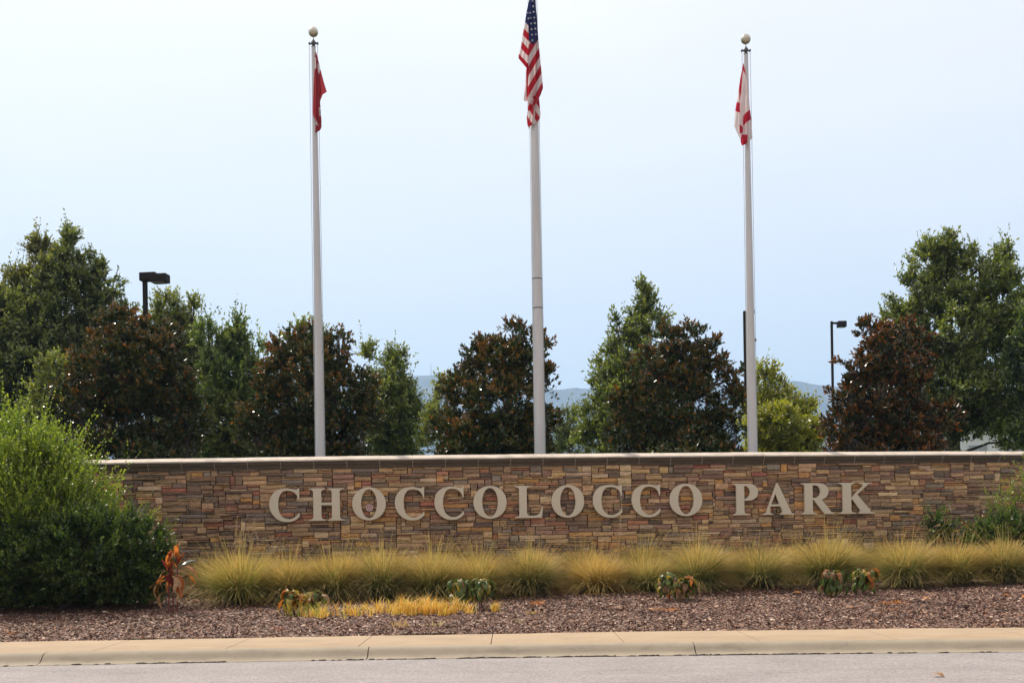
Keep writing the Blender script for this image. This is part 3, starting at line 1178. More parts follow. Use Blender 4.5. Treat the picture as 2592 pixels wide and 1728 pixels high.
us_panels = [
    ([(310, -180), (300, -110), (285, 0), (272, 130), (268, 260), (268, 480), (265, 800), (256, 1100), (256, 1270), (262, 1300)],
     [(325, -180), (333, -110), (345, 0), (365, 200), (382, 460), (395, 600), (425, 900), (437, 1030), (412, 1100), (385, 1160), (330, 1240), (264, 1300)], 0.06, 0.35, us_main),
    ([(302, -160), (275, 0), (245, 130), (225, 260), (200, 400), (178, 550), (150, 650), (150, 685), (200, 745), (255, 810)],
     [(320, -160), (300, 0), (290, 200), (285, 500), (280, 700), (270, 810)], -0.05, 0.3, us_back),
    ([(250, 740), (236, 850), (230, 980), (212, 1100), (208, 1170), (225, 1185)],
     [(275, 740), (290, 900), (300, 1060), (290, 1120), (258, 1150), (252, 1185)], 0.0, 0.3, lambda x, y: np.where(((x - 208) < 28 + (y - 740) * 0.02)[..., None], WHT, RED)),
    ([(256, 1240), (256, 1300), (246, 1370), (250, 1440), (262, 1492)],
     [(330, 1120), (392, 1160), (400, 1260), (408, 1340), (398, 1392), (350, 1435), (300, 1462), (268, 1492)], 0.02, 0.3,
     lambda x, y: stripes(y - 1.6 * x, 635, 105)),
]
# the last flap starts at one height on both edges
us_panels[3] = ([(300, 1120), (262, 1200), (256, 1300), (246, 1370), (250, 1440), (262, 1492)], us_panels[3][1], 0.02, 0.3, us_panels[3][4])
f_us = flag('flag_stars_and_stripes', 'limp stars and stripes flag with a frayed end on the middle pole', 1280, 0, 4.614, us_panels, XM)
# frayed threads at the fly end
mb = MB()
rf = np.random.default_rng(5)
for k in range(26):
    t = rf.random()
    x_, y_ = lerp(265, 390, t), lerp(1488, 1400, t)
    a = at(1280 + x_ / 4.614, (y_ - 6) / 4.614, YP - 0.12)
    b = at(1280 + (x_ + rf.normal(0, 5)) / 4.614, (y_ + rf.uniform(6, 34)) / 4.614, YP - 0.12)
    mb.tube([a, (a + b) / 2 + Vector((rf.normal(0, .006), 0, 0)), b], 0.0022, 3)
tag(mb.build('frayed_threads', M_rope, f_us), kind='stuff')

AR = np.array((0.55, 0.03, 0.06)); AW = np.array((0.82, 0.72, 0.70))


def al_col(x, y):
    c_ = np.tile(AW, (*x.shape, 1))
    for poly in [[(295, 440), (312, 440), (340, 610), (300, 530), (294, 560), (275, 800), (256, 930), (245, 760), (262, 640)],
                 [(205, 920), (262, 936), (260, 1058), (200, 1035)], [(298, 1105), (340, 1050), (392, 1015), (405, 1138), (350, 1165), (298, 1228)],
                 [(257, 1200), (300, 1240), (292, 1312), (255, 1314)], [(283, 1324), (354, 1330), (352, 1430), (285, 1480), (262, 1410)]]:
        c_ = np.where(inpoly(x, y, poly)[..., None], AR, c_)
    return c_


al_panels = [
    ([(298, 448), (293, 520), (285, 800), (262, 950), (255, 1100), (258, 1230), (272, 1330), (268, 1420), (284, 1464)],
     [(306, 448), (335, 600), (360, 760), (386, 1020), (400, 1140), (416, 1370), (355, 1420), (325, 1448), (290, 1464)], 0.05, 0.4, al_col),
    ([(297, 470), (262, 640), (235, 830), (205, 1000), (185, 1215), (225, 1310), (268, 1392)],
     [(300, 470), (296, 700), (285, 900), (290, 1200), (290, 1392)], -0.04, 0.3, al_col),
]
flag('flag_red_saltire', 'limp white flag with a crimson diagonal cross hanging from the right pole', 1820, 70, 4.9, al_panels, XR)

LR = np.array((0.40, 0.045, 0.055))


def lf_col(x, y):
    c_ = np.tile(LR, (*x.shape, 1))
    for poly in [[(274, 520), (291, 520), (297, 652), (272, 665)], [(313, 588), (330, 610), (350, 665), (329, 735), (316, 690)],
                 [(328, 1140), (356, 1140), (360, 1248), (335, 1240)], [(288, 1284), (327, 1366), (288, 1346)]]:
        c_ = np.where(inpoly(x, y, poly)[..., None], AW * .95, c_)
    for poly in [[(335, 1172), (352, 1178), (352, 1190), (337, 1184)], [(338, 1200), (354, 1205), (350, 1218), (338, 1212)]]:
        c_ = np.where(inpoly(x, y, poly)[..., None], np.array((.06, .06, .06)), c_)
    return c_


lf_panels = [
    ([(288, 455), (276, 530), (275, 660), (262, 900), (253, 1200), (262, 1250), (325, 1342)],
     [(296, 455), (305, 600), (322, 900), (338, 1080), (342, 1342)], 0.05, 0.3, lf_col),
    ([(290, 450), (294, 700), (310, 950), (335, 1060)], [(296, 450), (345, 650), (395, 840), (428, 945), (378, 978), (345, 1060)], -0.02, 0.25, lf_col),
    ([(325, 980), (320, 1100), (300, 1250), (290, 1340), (282, 1450)], [(342, 980), (345, 1080), (362, 1300), (362, 1385), (345, 1420), (295, 1450)], 0.01, 0.3, lf_col),
]
flag('flag_red', 'limp dull red flag with small white patches hanging from the left pole', 740, 40, 4.9, lf_panels, XL)
# snap hooks
for (X0, zt, sg, par) in ((XL, at(799, 128, YP).z, 1, 'left'), (XR, at(1880, 160, YP).z, -1, 'right')):
    pass


# ------------------------------------------------------------------ car park lamps
def lamp(px_pole, py_top, Y, w, label, head):
    p = at(px_pole, py_top, Y)
    root = thing('lamp_post', (p.x, Y, 0.42), label, 'lamp post', 'dark lamp posts behind the trees')
    mb = MB()
    mb.box(p.x - w / 2, p.x + w / 2, Y - w / 2, Y + w / 2, 0.42, p.z, w * .12)
    mb.build('post', M_bronze, root)
    mb = MB()
    mb.lathe((p.x, Y, .37), [(w * 1.6, 0), (w * 1.6, .45), (w * 1.4, .5)], 14)
    mb.build('footing', M_conc, root)
    head(p, Y, w, root)
    return root


def head1(p, Y, w, root):
    k = Y / F
    mb = MB()
    R1 = Matrix.Translation((p.x, Y, p.z)) @ Matrix.Rotation(math.radians(-7), 4, 'Z')
    mb.box(-0.14, 0.42, -0.16, 0.16, 0.0, 0.275, 0.012, R1)
    mb.build('lamp_housing', M_bronze, root)
    mb = MB()
    mb.box(0.245, 0.81, -0.2, 0.2, -0.07, 0.21, 0.015, R1)
    mb.build('lamp_head', M_bronze, root)
    mb = MB()
    mb.box(0.3, 0.72, -0.18, 0.18, -0.082, -0.071, 0, R1)
    mb.build('lens', M_lens, root)


def head2(p, Y, w, root):
    mb = MB()
    mb.box(p.x - .05, p.x + .12, Y + .1, Y + .6, p.z - 2.95, p.z - 2.85)
    mb.box(p.x + .1, p.x + .85, Y - .05, Y + .05, p.z - 2.93, p.z - 2.84)
    mb.build('side_bracket', M_bronze, root)
    mb = MB()
    mb.box(p.x + .06, p.x + .18, Y - .04, Y + .04, p.z - .12, p.z - .04)
    mb.box(p.x + .16, p.x + .42, Y - .2, Y + .2, p.z - .16, p.z - .0, .01)
    mb.build('lamp_head', M_bronze, root)


def head3(p, Y, w, root):
    mb = MB()
    mb.box(p.x, p.x + .42, Y - .05, Y + .05, p.z - .19, p.z - .06)
    mb.build('arm', M_bronze, root)
    mb = MB()
    mb.box(p.x + .38, p.x + .93, Y - .25, Y + .25, p.z - .40, p.z - .02, .02)
    mb.build('lamp_head', M_bronze, root)
    mb = MB()
    mb.box(p.x + .45, p.x + .86, Y - .18, Y + .18, p.z - .412, p.z - .401)
    mb.build('lens', M_lens, root)


lamp(367, 712, 40, 0.145, 'dark lamp post with a boxy head above the leftmost magnolia', head1)
lamp(1885, 787, 55, 0.150, 'dark square post half hidden behind the right flagpole', head2)
lamp(2105, 813, 78, 0.150, 'thin dark lamp post with a small square head over the distant hill', head3)

# ------------------------------------------------------------------ pale building glimpsed through the trees on the right
bl = at(2440, 1080, 85)
bld = thing('low_building', (bl.x, 85, 0.42), 'low white building glimpsed through the trees at the right', 'building')
zt = at(2500, 1088, 85).z
mb = MB(); mb.box(bl.x - 2, bl.x + 14, 85, 97, 0.3, zt); mb.build('wall', M_white, bld)
mb = MB(); mb.box(bl.x - 2.4, bl.x + 14.4, 84.6, 97.4, zt + .003, zt + .5); mb.build('roof', M_roof, bld)
for k in range(5):
    x_ = bl.x + .2 + k * 2.7
    mb = MB(); mb.box(x_, x_ + 1.5, 84.95, 84.99, 1.6, zt - 1.0); f_ = mb.build('window', M_white, bld)
    mb = MB(); mb.box(x_ + .08, x_ + .72, 84.93, 84.945, 1.68, zt - 1.08); mb.box(x_ + .78, x_ + 1.42, 84.93, 84.945, 1.68, zt - 1.08)
    pn = mb.build('pane', M_glass); pn.parent = f_


# ------------------------------------------------------------------ trees and shrubs
def leaf_mesh(base, dirs, nrm_, L, Wd, col, fold=0.25):
    """two-triangle folded leaves"""
    s = norm(np.cross(dirs, nrm_))
    nn = np.cross(s, dirs)
    L, Wd = L[:, None], Wd[:, None]
    mid = base + dirs * L * 0.5
    up = nn * Wd * fold
    V = np.stack([base, mid - s * Wd + up, base + dirs * L, mid + s * Wd + up], 1).reshape(-1, 3)
    b = np.arange(len(base))[:, None] * 4
    Ft = np.stack([b + np.array([[0, 2, 1]]), b + np.array([[0, 3, 2]])], 1).reshape(-1, 3)
    return V, Ft, np.repeat(col, 2, 0)


def foliage(lobes, r, spacing, twigs, leaves, tl, ll, lw, upb, outb, pal, pp, inner=0.45, jitter=0.8, droop=0.0, tipbias=1.0, tipcol=None, tiptop=0.0, tipw=0.0, spike=0.0, shoots=0.0, leafup=0.25, patch=None):
    """lobes: (cx, cy, cz, rx, ry, rz). Leaves along twigs that grow outward from points in the lobes."""
    P, O, E = [], [], []
    for (cx, cy, cz, ax, ay, az) in lobes:
        area = 4 * math.pi * ((ax * az) ** 1.6 / 3 + (ay * az) ** 1.6 / 3 + (ax * ay) ** 1.6 / 3) ** (1 / 1.6)
        n_ = max(8, int(area / spacing ** 2))
        d = norm(r.normal(0, 1, (n_, 3)))
        rad = inner + (1 - inner) * r.random(n_) ** 0.55
        rad *= 1 + 0.16 * np.sin(d[:, 0] * 5 + cx * 3) * np.sin(d[:, 2] * 6 + cz) + r.normal(0, .06, n_)
        taper = 1 - 0.28 * np.clip(d[:, 2], 0, 1)
        p = np.stack([cx + d[:, 0] * ax * rad * taper, cy + d[:, 1] * ay * rad * taper, cz + d[:, 2] * az * rad], 1)
        P.append(p); O.append(d)
        E.append(rad)
    P, O, E = np.concatenate(P), np.concatenate(O), np.concatenate(E)
    nC = len(P)
    # twigs
    Pt = np.repeat(P, twigs, 0)
    Ot = np.repeat(O, twigs, 0)
    Et = np.repeat(E, twigs, 0)
    cj = np.repeat(r.normal(0, 1, (nC, 1)), twigs, 0)
    D = norm(Ot * outb + np.array([0, 0, upb]) + r.normal(0, jitter, Pt.shape))
    TL = tl * r.uniform(0.5, 1.25, len(Pt))
    if spike:
        sel = (r.random(len(Pt)) < spike) & (Ot[:, 2] > 0.45)
        D[sel] = norm(np.array([0, 0, 1.0]) + r.normal(0, .18, (sel.sum(), 3)))
        TL[sel] *= 2.2
    if shoots:          # long arching shoots leaving the outline
        sel = (r.random(len(Pt)) < shoots) & (Ot[:, 2] > -0.1) & (Et > .75)
        D[sel] = norm(Ot[sel] + np.array([0.15, 0, .75]) + r.normal(0, .15, (sel.sum(), 3)))
        TL[sel] *= 1.9
    # leaves
    t = (np.arange(leaves)[None] + r.uniform(0, 1, (len(Pt), leaves))) / leaves
    t = t ** tipbias
    base = Pt[:, None] + D[:, None] * (TL[:, None] * t)[..., None]
    base[..., 2] -= droop * (TL[:, None] * t) ** 2
    Ld = norm(D[:, None] * 0.8 + r.normal(0, 0.62, base.shape) + np.array([0, 0, leafup]))
    N = norm(r.normal(0, 1, base.shape) + np.array([-.1, -0.35, 0.8]))
    sh = base.shape[:2]
    L = ll * r.uniform(0.65, 1.25, sh)
    k = r.choice(len(pal), sh, p=pp)
    col = np.asarray(pal)[k] * r.uniform(0.8, 1.2, (*sh, 1)) * (1 + 0.13 * cj[:, :, None])
    if tipcol is not None:
        w = (tipw * np.clip((t - 0.45) * 2, 0, 1) * np.clip((Et[:, None] - .6) * 2.5, 0, 1))[..., None]
        if tiptop:      # new growth is mostly high on the crown, and comes in patches
            hz_ = base[..., 2:3]
            lo_, hi_ = np.percentile(hz_, 5), np.percentile(hz_, 98)
            w = w * (1 - tiptop + tiptop * np.clip((hz_ - lo_) / (hi_ - lo_), 0, 1) ** 1.3) * np.clip(.55 + .5 * cj[:, :, None], 0, 1.2)
            w = np.clip(w, 0, 1)
        col = col * (1 - w) + np.array(tipcol) * w
    if patch is not None:
        pc_, amt, sc_ = patch
        f = np.clip(np.sin(base[..., 0] * sc_ + 1.3) * np.sin(base[..., 2] * sc_ * .8 + 2) * 1.6 - .2, 0, 1)[..., None] * amt
        col = col * (1 - f) + np.array(pc_) * f
    V, Ft, fc = leaf_mesh(base.reshape(-1, 3), Ld.reshape(-1, 3), N.reshape(-1, 3), L.ravel(), (L * lw).ravel(), np.clip(col, 0.004, .9).reshape(-1, 3))
    # thin sticks
    e = Pt + D * TL[:, None]
    e[:, 2] -= droop * TL ** 2
    return V, Ft, fc, (Pt, e, P)


def sticks(a, b, w):
    d = norm(b - a)
    s = norm(np.cross(d, np.array([0.3, 1.0, 0.2])))
    q = np.cross(d, s)
    w = np.asarray(w).reshape(-1, 1) if np.ndim(w) else w
    V = np.stack([a + s * w, a - s * w * .5 + q * w * .87, a - s * w * .5 - q * w * .87, b], 1).reshape(-1, 3)
    i_ = np.arange(len(a))[:, None] * 4
    Ft = np.concatenate([i_ + np.array([[0, 1, 3]]), i_ + np.array([[1, 2, 3]]), i_ + np.array([[2, 0, 3]])])
    return V, Ft


def make_tree(name, label, cat, Y, lobes_px, leafmat, group=None, seed=0, trunk_px=None, trunk_r=0.12, gz=0.42, depthk=1.0, thin=1.0, crown='crown', branches=True, shrink=0.38, **kw):
    r = np.random.default_rng(seed)
    k = Y / F
    lobes = []
    for (px, py, rx_, rz_) in lobes_px:
        p = at(px, py, Y)
        yo = r.uniform(-.5, .5) * rx_ * k * depthk
        sh_ = shrink * kw['tl']
        ax_, az_ = max(rx_ * k - sh_, .45 * rx_ * k), max(rz_ * k - sh_, .45 * rz_ * k)
        lobes.append((p.x, p.y + yo, p.z, ax_, ax_ * depthk, az_))
    V, Ft, fc, (tw0, tw1, P) = foliage(lobes, r, **kw)
    keep = V[:, 2].reshape(-1, 4).min(1) > gz + 0.02
    kf = np.repeat(keep, 2)
    Ft, fc = Ft[kf], fc[kf]
    used, inv = np.unique(Ft, return_inverse=True)
    V, Ft = V[used], inv.reshape(-1, 3)
    tx = at(trunk_px if trunk_px else np.mean([l[0] for l in lobes_px]), 1390, Y).x
    zmin = min(l[2] - l[5] for l in lobes)
    top = max(lobes, key=lambda l: l[2])
    root = thing(name, (tx, Y, gz), label, cat, group)
    link(crown, mesh_np(crown, V, [Ft], leafmat, fcol=fc), root)
    # trunk and limbs
    mb = MB()
    ttop = Vector((top[0], top[1], top[2] + top[5] * .4))
    b = Vector((tx, Y, gz - .05))
    H = ttop.z - b.z
    pts, rad = [], []
    for q in range(9):
        t = q / 8
        pts.append(b.lerp(ttop, t) + Vector((math.sin(t * 5 + seed) * .05 * H * .1, math.cos(t * 4 + seed) * .03, 0)) * (t > 0))
        rad.append(lerp(trunk_r, 0.015, t ** .8))
    mb.tube(pts, rad, 8)
    for l in lobes:
        st_ = b.lerp(ttop, min(.85, max(.12, (l[2] - l[5] * .9 - b.z) / H)))
        en = Vector((l[0], l[1], l[2] + l[5] * .3))
        mid = st_.lerp(en, .5) + Vector((0, 0, .08 * (en - st_).length))
        mb.tube([st_, mid, en], [trunk_r * .30, trunk_r * .18, .010], 6)
    nt_ = len(mb.v)
    o_ = mb.build('trunk' if 'tree' in name else 'stem', M_bark, root, smooth=True)
    if branches:
        sel = r.random(len(tw0)) < 0.5
        cent = np.array([[l[0], l[1], l[2] - l[5] * .3] for l in lobes])
        V1, F1 = sticks(tw0[sel], tw1[sel], trunk_r * .05)
        idx = r.choice(len(P), min(len(P), 900), replace=False)
        nearest = np.argmin(((P[idx][:, None] - cent[None]) ** 2).sum(-1), 1)
        V2, F2 = sticks(cent[nearest], P[idx], trunk_r * .12)
        Vs = np.concatenate([V1, V2]); Fs = np.concatenate([F1, F2 + len(V1)])
        ok = Vs[:, 2].reshape(-1, 4).min(1) > gz
        okf = ok[(Fs[:, 0] // 4)]
        link('twigs', mesh_np('twigs', Vs, [Fs[okf]], M_bark), root)
    return root


OAK = dict(spacing=0.31, twigs=8, leaves=10, tl=0.44, ll=0.125, lw=0.24, upb=0.8, outb=0.8, jitter=0.6, inner=0.45, spike=0.03, tipcol=(0.34, 0.36, 0.13), tipw=0.5,
           pal=[(0.062, 0.085, 0.018), (0.095, 0.122, 0.024), (0.155, 0.178, 0.036), (0.26, 0.25, 0.085)], pp=[.35, .35, .22, .08])
LITE = dict(OAK, pal=[(0.10, 0.12, 0.03), (0.145, 0.165, 0.04), (0.20, 0.205, 0.055), (0.26, 0.24, 0.08)], pp=[.3, .35, .25, .1])
YEL = dict(OAK, spacing=0.34, pal=[(0.18, 0.19, 0.03), (0.24, 0.24, 0.04), (0.32, 0.28, 0.05), (0.13, 0.16, 0.035)], pp=[.35, .3, .15, .2])
MAG = dict(spacing=0.30, twigs=6, leaves=12, tl=0.30, ll=0.125, lw=0.22, tipbias=.65, upb=0.7, outb=0.9, jitter=0.7, inner=0.45, spike=0.0, leafup=0.5,
           pal=[(0.032, 0.052, 0.014), (0.050, 0.076, 0.018), (0.082, 0.098, 0.024), (0.15, 0.065, 0.014), (0.34, 0.13, 0.015)], pp=[.42, .34, .15, .06, .03],
           tipcol=(0.30, 0.10, 0.018), tipw=0.62, tiptop=.85)
TG = 'trees behind the stone wall'

make_tree('magnolia_tree', 'copper-leaved magnolia below the boxy lamp head, leftmost of its row', 'tree', 30,
          [(310, 840, 58, 52), (405, 862, 55, 45), (250, 920, 75, 70), (350, 950, 120, 100), (360, 900, 95, 75), (300, 980, 90, 80), (455, 965, 55, 75), (200, 1040, 75, 75), (340, 1080, 150, 100), (480, 1070, 50, 85), (330, 1200, 175, 120)],
          M_magn, TG, 11, 340, 0.13, **MAG)
make_tree('magnolia_tree', 'copper-leaved magnolia directly behind the left flagpole', 'tree', 30,
          [(735, 875, 42, 50), (790, 870, 40, 42), (860, 872, 32, 42), (785, 935, 95, 70), (700, 950, 45, 62), (690, 1030, 75, 75), (915, 975, 42, 42), (850, 1020, 100, 85), (640, 1085, 50, 55), (780, 1120, 155, 85),
           (920, 1060, 50, 55), (780, 1220, 165, 110)], M_magn, TG, 12, 790, 0.13, **MAG)
make_tree('magnolia_tree', 'dark open magnolia directly behind the middle flagpole', 'tree', 30,
          [(1300, 850, 30, 38), (1240, 880, 42, 36), (1360, 880, 28, 42), (1290, 935, 90, 70), (1198, 905, 28, 30), (1185, 980, 70, 65), (1135, 1095, 48, 55), (1280, 1040, 115, 95), (1388, 965, 32, 40), (1390, 1075, 35, 42),
           (1250, 1140, 150, 85), (1250, 1220, 160, 110)], M_magn, TG, 13, 1270, 0.13, **MAG)
make_tree('magnolia_tree', 'broad copper-leaved magnolia just left of the right flagpole', 'tree', 30,
          [(1695, 872, 42, 45), (1765, 862, 42, 40), (1815, 900, 36, 45), (1740, 945, 100, 80), (1635, 950, 48, 58), (1600, 1015, 52, 55), (1720, 1040, 135, 95), (1862, 970, 28, 50), (1860, 1045, 42, 65),
           (1580, 1100, 50, 55), (1730, 1150, 155, 85), (1730, 1220, 165, 110)], M_magn, TG, 14, 1730, 0.13, **MAG)
make_tree('magnolia_tree', 'reddest magnolia standing right of the small square lamp head', 'tree', 30,
          [(2205, 835, 34, 40), (2235, 860, 35, 40), (2300, 855, 30, 38), (2245, 905, 80, 62), (2165, 935, 42, 42), (2335, 905, 34, 52), (2250, 990, 108, 85), (2145, 1005, 45, 42), (2135, 1085, 50, 52), (2260, 1090, 135, 85),
           (2385, 1065, 50, 50), (2270, 1160, 170, 80), (2270, 1240, 165, 100)], M_magn, TG, 15, 2270, 0.13,
          **dict(MAG, pal=[(0.026, 0.040, 0.010), (0.038, 0.052, 0.014), (0.07, 0.05, 0.018), (0.18, 0.060, 0.012), (0.34, 0.11, 0.015)], pp=[.38, .28, .14, .13, .07], tipw=.8, tiptop=.75))

make_tree('leafy_tree', 'tallest dark green tree filling the left edge of the view', 'tree', 42,
          [(174, 606, 12, 32), (98, 632, 10, 24), (170, 640, 34, 62), (170, 690, 62, 80), (100, 655, 42, 62), (220, 690, 40, 70), (140, 860, 150, 160), (40, 880, 120, 160), (250, 950, 90, 140), (60, 800, 100, 130), (190, 780, 95, 130), (270, 720, 40, 70), (250, 830, 75, 100), (120, 950, 150, 160), (15, 740, 45, 60), (325, 785, 22, 30), (-60, 900, 110, 180), (120, 1130, 170, 120)],
          M_leaf, TG, 21, 130, 0.2, patch=((0.20, 0.15, 0.04), .35, .9), **dict(OAK, spacing=0.38, pal=[(0.056, 0.074, 0.018), (0.082, 0.102, 0.024), (0.14, 0.155, 0.036), (0.26, 0.24, 0.08)]))
make_tree('leafy_tree', 'small olive green tree between the tall left tree and the leftmost magnolia', 'tree', 38,
          [(150, 950, 50, 50), (115, 1030, 60, 60), (120, 1130, 70, 80)], M_leaf, TG, 22, 130, 0.08, **LITE)
make_tree('leafy_tree', 'pale green tree rising just right of the boxy lamp head', 'tree', 44,
          [(420, 785, 38, 55), (460, 900, 70, 120), (492, 790, 18, 40), (395, 800, 25, 40), (440, 880, 62, 90), (470, 990, 78, 120), (470, 1120, 90, 110)], M_leaf, TG, 23, 460, 0.14, **LITE)
make_tree('leafy_tree', 'yellow-green tree with upright shoots left of the left flagpole', 'tree', 38,
          [(530, 865, 38, 60), (600, 865, 42, 62), (580, 1000, 110, 140), (650, 900, 28, 45), (600, 960, 80, 110), (560, 1080, 95, 100), (620, 1130, 80, 90)], M_leaf, TG, 24, 590, 0.12,
          patch=((0.22, 0.20, 0.03), .5, 1.4), **dict(LITE, spike=0.2, ll=.12, pal=[(0.055, 0.10, 0.03), (0.085, 0.13, 0.035), (0.13, 0.16, 0.04), (0.17, 0.17, 0.05)]))
make_tree('leafy_tree', 'thin pale tree peeping over the magnolia behind the left flagpole', 'tree', 40,
          [(755, 865, 45, 45), (805, 860, 28, 45), (775, 950, 85, 95), (690, 920, 30, 50), (930, 900, 22, 40), (780, 1090, 100, 110)], M_leaf, TG, 25, 775, 0.12, **dict(LITE, spacing=.45))
make_tree('leafy_tree', 'rounded green tree in the gap between two magnolias left of centre', 'tree', 42,
          [(1000, 930, 42, 54), (1000, 1060, 85, 120), (945, 975, 30, 40), (990, 1030, 68, 82), (1045, 1000, 24, 50), (1010, 1110, 75, 80), (960, 1100, 60, 80)], M_leaf, TG, 26, 1000, 0.13, **dict(OAK, spacing=.33))
make_tree('leafy_tree', 'small light green tree at the left shoulder of the middle magnolia', 'tree', 40,
          [(1140, 975, 34, 40), (1115, 1045, 36, 55), (1095, 1110, 40, 50)], M_leaf, TG, 27, 1120, 0.07, **LITE)
make_tree('leafy_tree', 'conical green tree standing between middle and right flagpoles', 'tree', 40,
          [(1630, 742, 11, 32), (1630, 775, 30, 58), (1638, 820, 58, 72), (1590, 1000, 110, 110), (1565, 850, 38, 55), (1600, 915, 90, 75), (1525, 945, 34, 42), (1550, 1045, 88, 85), (1640, 1000, 75, 100), (1500, 1115, 48, 55), (1580, 1150, 90, 90)],
          M_leaf, TG, 28, 1610, 0.15, patch=((0.15, 0.18, 0.04), .4, 1.1), **dict(OAK, spacing=.36))
make_tree('leafy_tree', 'distant dusky tree low in the gap right of the middle flagpole', 'tree', 62,
          [(1440, 1075, 38, 50), (1410, 1115, 45, 45), (1460, 1130, 50, 50)], M_leaf, TG, 29, 1440, 0.12, **dict(OAK, spacing=.42))
make_tree('leafy_tree', 'yellow-green tree just right of the right flagpole', 'tree', 42,
          [(1935, 985, 42, 68), (1970, 1010, 42, 55), (1990, 1050, 60, 45), (2045, 1045, 30, 40), (2010, 1070, 60, 50), (1930, 1060, 60, 60), (1960, 1150, 80, 60)], M_leaf, TG, 30, 1960, 0.1, **dict(YEL, pal=[(0.19, 0.20, 0.035), (0.27, 0.26, 0.04), (0.38, 0.33, 0.055), (0.10, 0.13, 0.03)], tipcol=(.46, .42, .07), tipw=.65))
make_tree('leafy_tree', 'low bright yellow tree at the wall top right of the right flagpole', 'tree', 34,
          [(2040, 1105, 55, 46), (1950, 1095, 80, 58), (2020, 1112, 52, 42), (1985, 1170, 90, 50)], M_leaf, TG, 31, 1980, 0.08, **dict(YEL, spacing=.27, tipcol=(.45, .40, .07)))
make_tree('leafy_tree', 'small grey-green tree far off beside the reddest magnolia', 'tree', 70,
          [(2078, 1090, 18, 26), (2065, 1130, 26, 36)], M_leaf, TG, 32, 2075, 0.07, **dict(OAK, spacing=.4))
make_tree('leafy_tree', 'large twin-peaked green tree filling the right side', 'tree', 38,
          [(2405, 626, 14, 38), (2408, 670, 34, 60), (2545, 655, 12, 34), (2360, 640, 10, 28), (2405, 700, 70, 90), (2345, 690, 50, 80), (2330, 950, 120, 120), (2290, 860, 60, 80), (2520, 790, 90, 120), (2490, 1060, 130, 48), (2440, 715, 62, 100), (2295, 765, 50, 70), (2525, 700, 42, 68), (2545, 655, 18, 40), (2375, 850, 120, 125), (2265, 800, 30, 32), (2500, 890, 105, 140), (2430, 1010, 150, 95), (2585, 1060, 50, 60), (2430, 1108, 40, 34), (2580, 1125, 60, 40), (2380, 1120, 45, 40), (2590, 860, 60, 120)],
          M_leaf, TG, 33, 2430, 0.2, patch=((0.15, 0.18, 0.05), .4, .8), **dict(OAK, spacing=0.37))
make_tree('leafy_tree', 'dark tree cut by the right edge in front of the twin-peaked one', 'tree', 35,
          [(2605, 830, 40, 72), (2625, 950, 80, 140), (2640, 1100, 90, 90)], M_leaf, TG, 34, 2640, 0.14, **dict(OAK, pal=[(0.03, 0.06, 0.02), (0.045, 0.08, 0.025), (0.06, 0.10, 0.03), (0.1, .12, .04)]))

# left front shrubs
SH = dict(spacing=0.21, twigs=5, leaves=22, tl=0.52, ll=0.042, lw=0.34, upb=0.9, outb=0.85, jitter=0.26, inner=0.45, spike=0.06, shoots=0.16,
          pal=[(0.08, 0.13, 0.016), (0.14, 0.20, 0.022), (0.22, 0.28, 0.030), (0.34, 0.36, 0.045)], pp=[.3, .33, .25, .12], tipcol=(0.42, 0.41, 0.05), tipw=0.5)
make_tree('feathery_shrub', 'tall feathery bright green shrub at the left end of the bed, over the wall', 'shrub', 19.6,
          [(20, 1135, 80, 66), (90, 1172, 60, 60), (165, 1165, 42, 50), (70, 1210, 120, 90), (200, 1235, 45, 50), (60, 1290, 150, 120), (245, 1300, 45, 55), (300, 1340, 45, 40), (160, 1330, 120, 90), (-120, 1230, 120, 150)],
          M_shrub, None, 41, 80, 0.05, gz=0.42, shrink=.12, crown='foliage', **SH)
JU = dict(spacing=0.15, twigs=6, leaves=15, tl=0.30, ll=0.05, lw=0.26, upb=0.55, outb=1.0, jitter=0.30, inner=0.55, shoots=0.03,
          pal=[(0.018, 0.045, 0.010), (0.028, 0.065, 0.014), (0.05, 0.095, 0.018), (0.10, 0.14, 0.025)], pp=[.38, .34, .2, .08], tipcol=(0.20, 0.22, 0.03), tipw=0.5)
make_tree('spreading_juniper', 'low dark juniper mound in front of the tall feathery shrub', 'shrub', 19.0,
          [(60, 1410, 190, 105), (230, 1400, 130, 100), (340, 1385, 62, 62), (345, 1440, 75, 66), (-120, 1420, 120, 100), (120, 1480, 200, 50), (330, 1480, 75, 40)],
          M_shrub, None, 42, 150, 0.04, gz=0.40, shrink=.0, crown='foliage', **JU)
# right side plants by the wall
make_tree('feathery_shrub', 'wispy light green shrub against the wall at the right edge', 'shrub', 22.1,
          [(2580, 1255, 26, 38), (2595, 1295, 42, 44), (2552, 1302, 26, 32), (2610, 1230, 22, 30), (2515, 1290, 14, 20)], M_shrub, None, 43, 2570, 0.03, gz=0.45, shrink=.1, crown='foliage', **dict(SH, spacing=.20, twigs=3, leaves=16, ll=.034))
make_tree('spreading_juniper', 'dark juniper mound at the wall foot by the right edge', 'shrub', 21.9,
          [(2500, 1352, 48, 26), (2570, 1342, 55, 34), (2530, 1375, 85, 28), (2620, 1360, 50, 40)], M_shrub, None, 44, 2560, 0.03, gz=0.45, shrink=.1, crown='foliage', **JU)
make_tree('small_shrub', 'small thin green sprout at the wall foot left of the right-hand juniper', 'shrub', 22.2,
          [(2375, 1348, 22, 16), (2365, 1325, 10, 22), (2390, 1335, 10, 12)], M_shrub, None, 45, 2375, 0.015, gz=0.45, shrink=.1, crown='foliage', **dict(JU, spacing=.15, pal=[(0.045, 0.085, 0.02), (0.06, 0.11, 0.025), (0.08, 0.12, 0.03), (0.12, 0.15, 0.04)]))


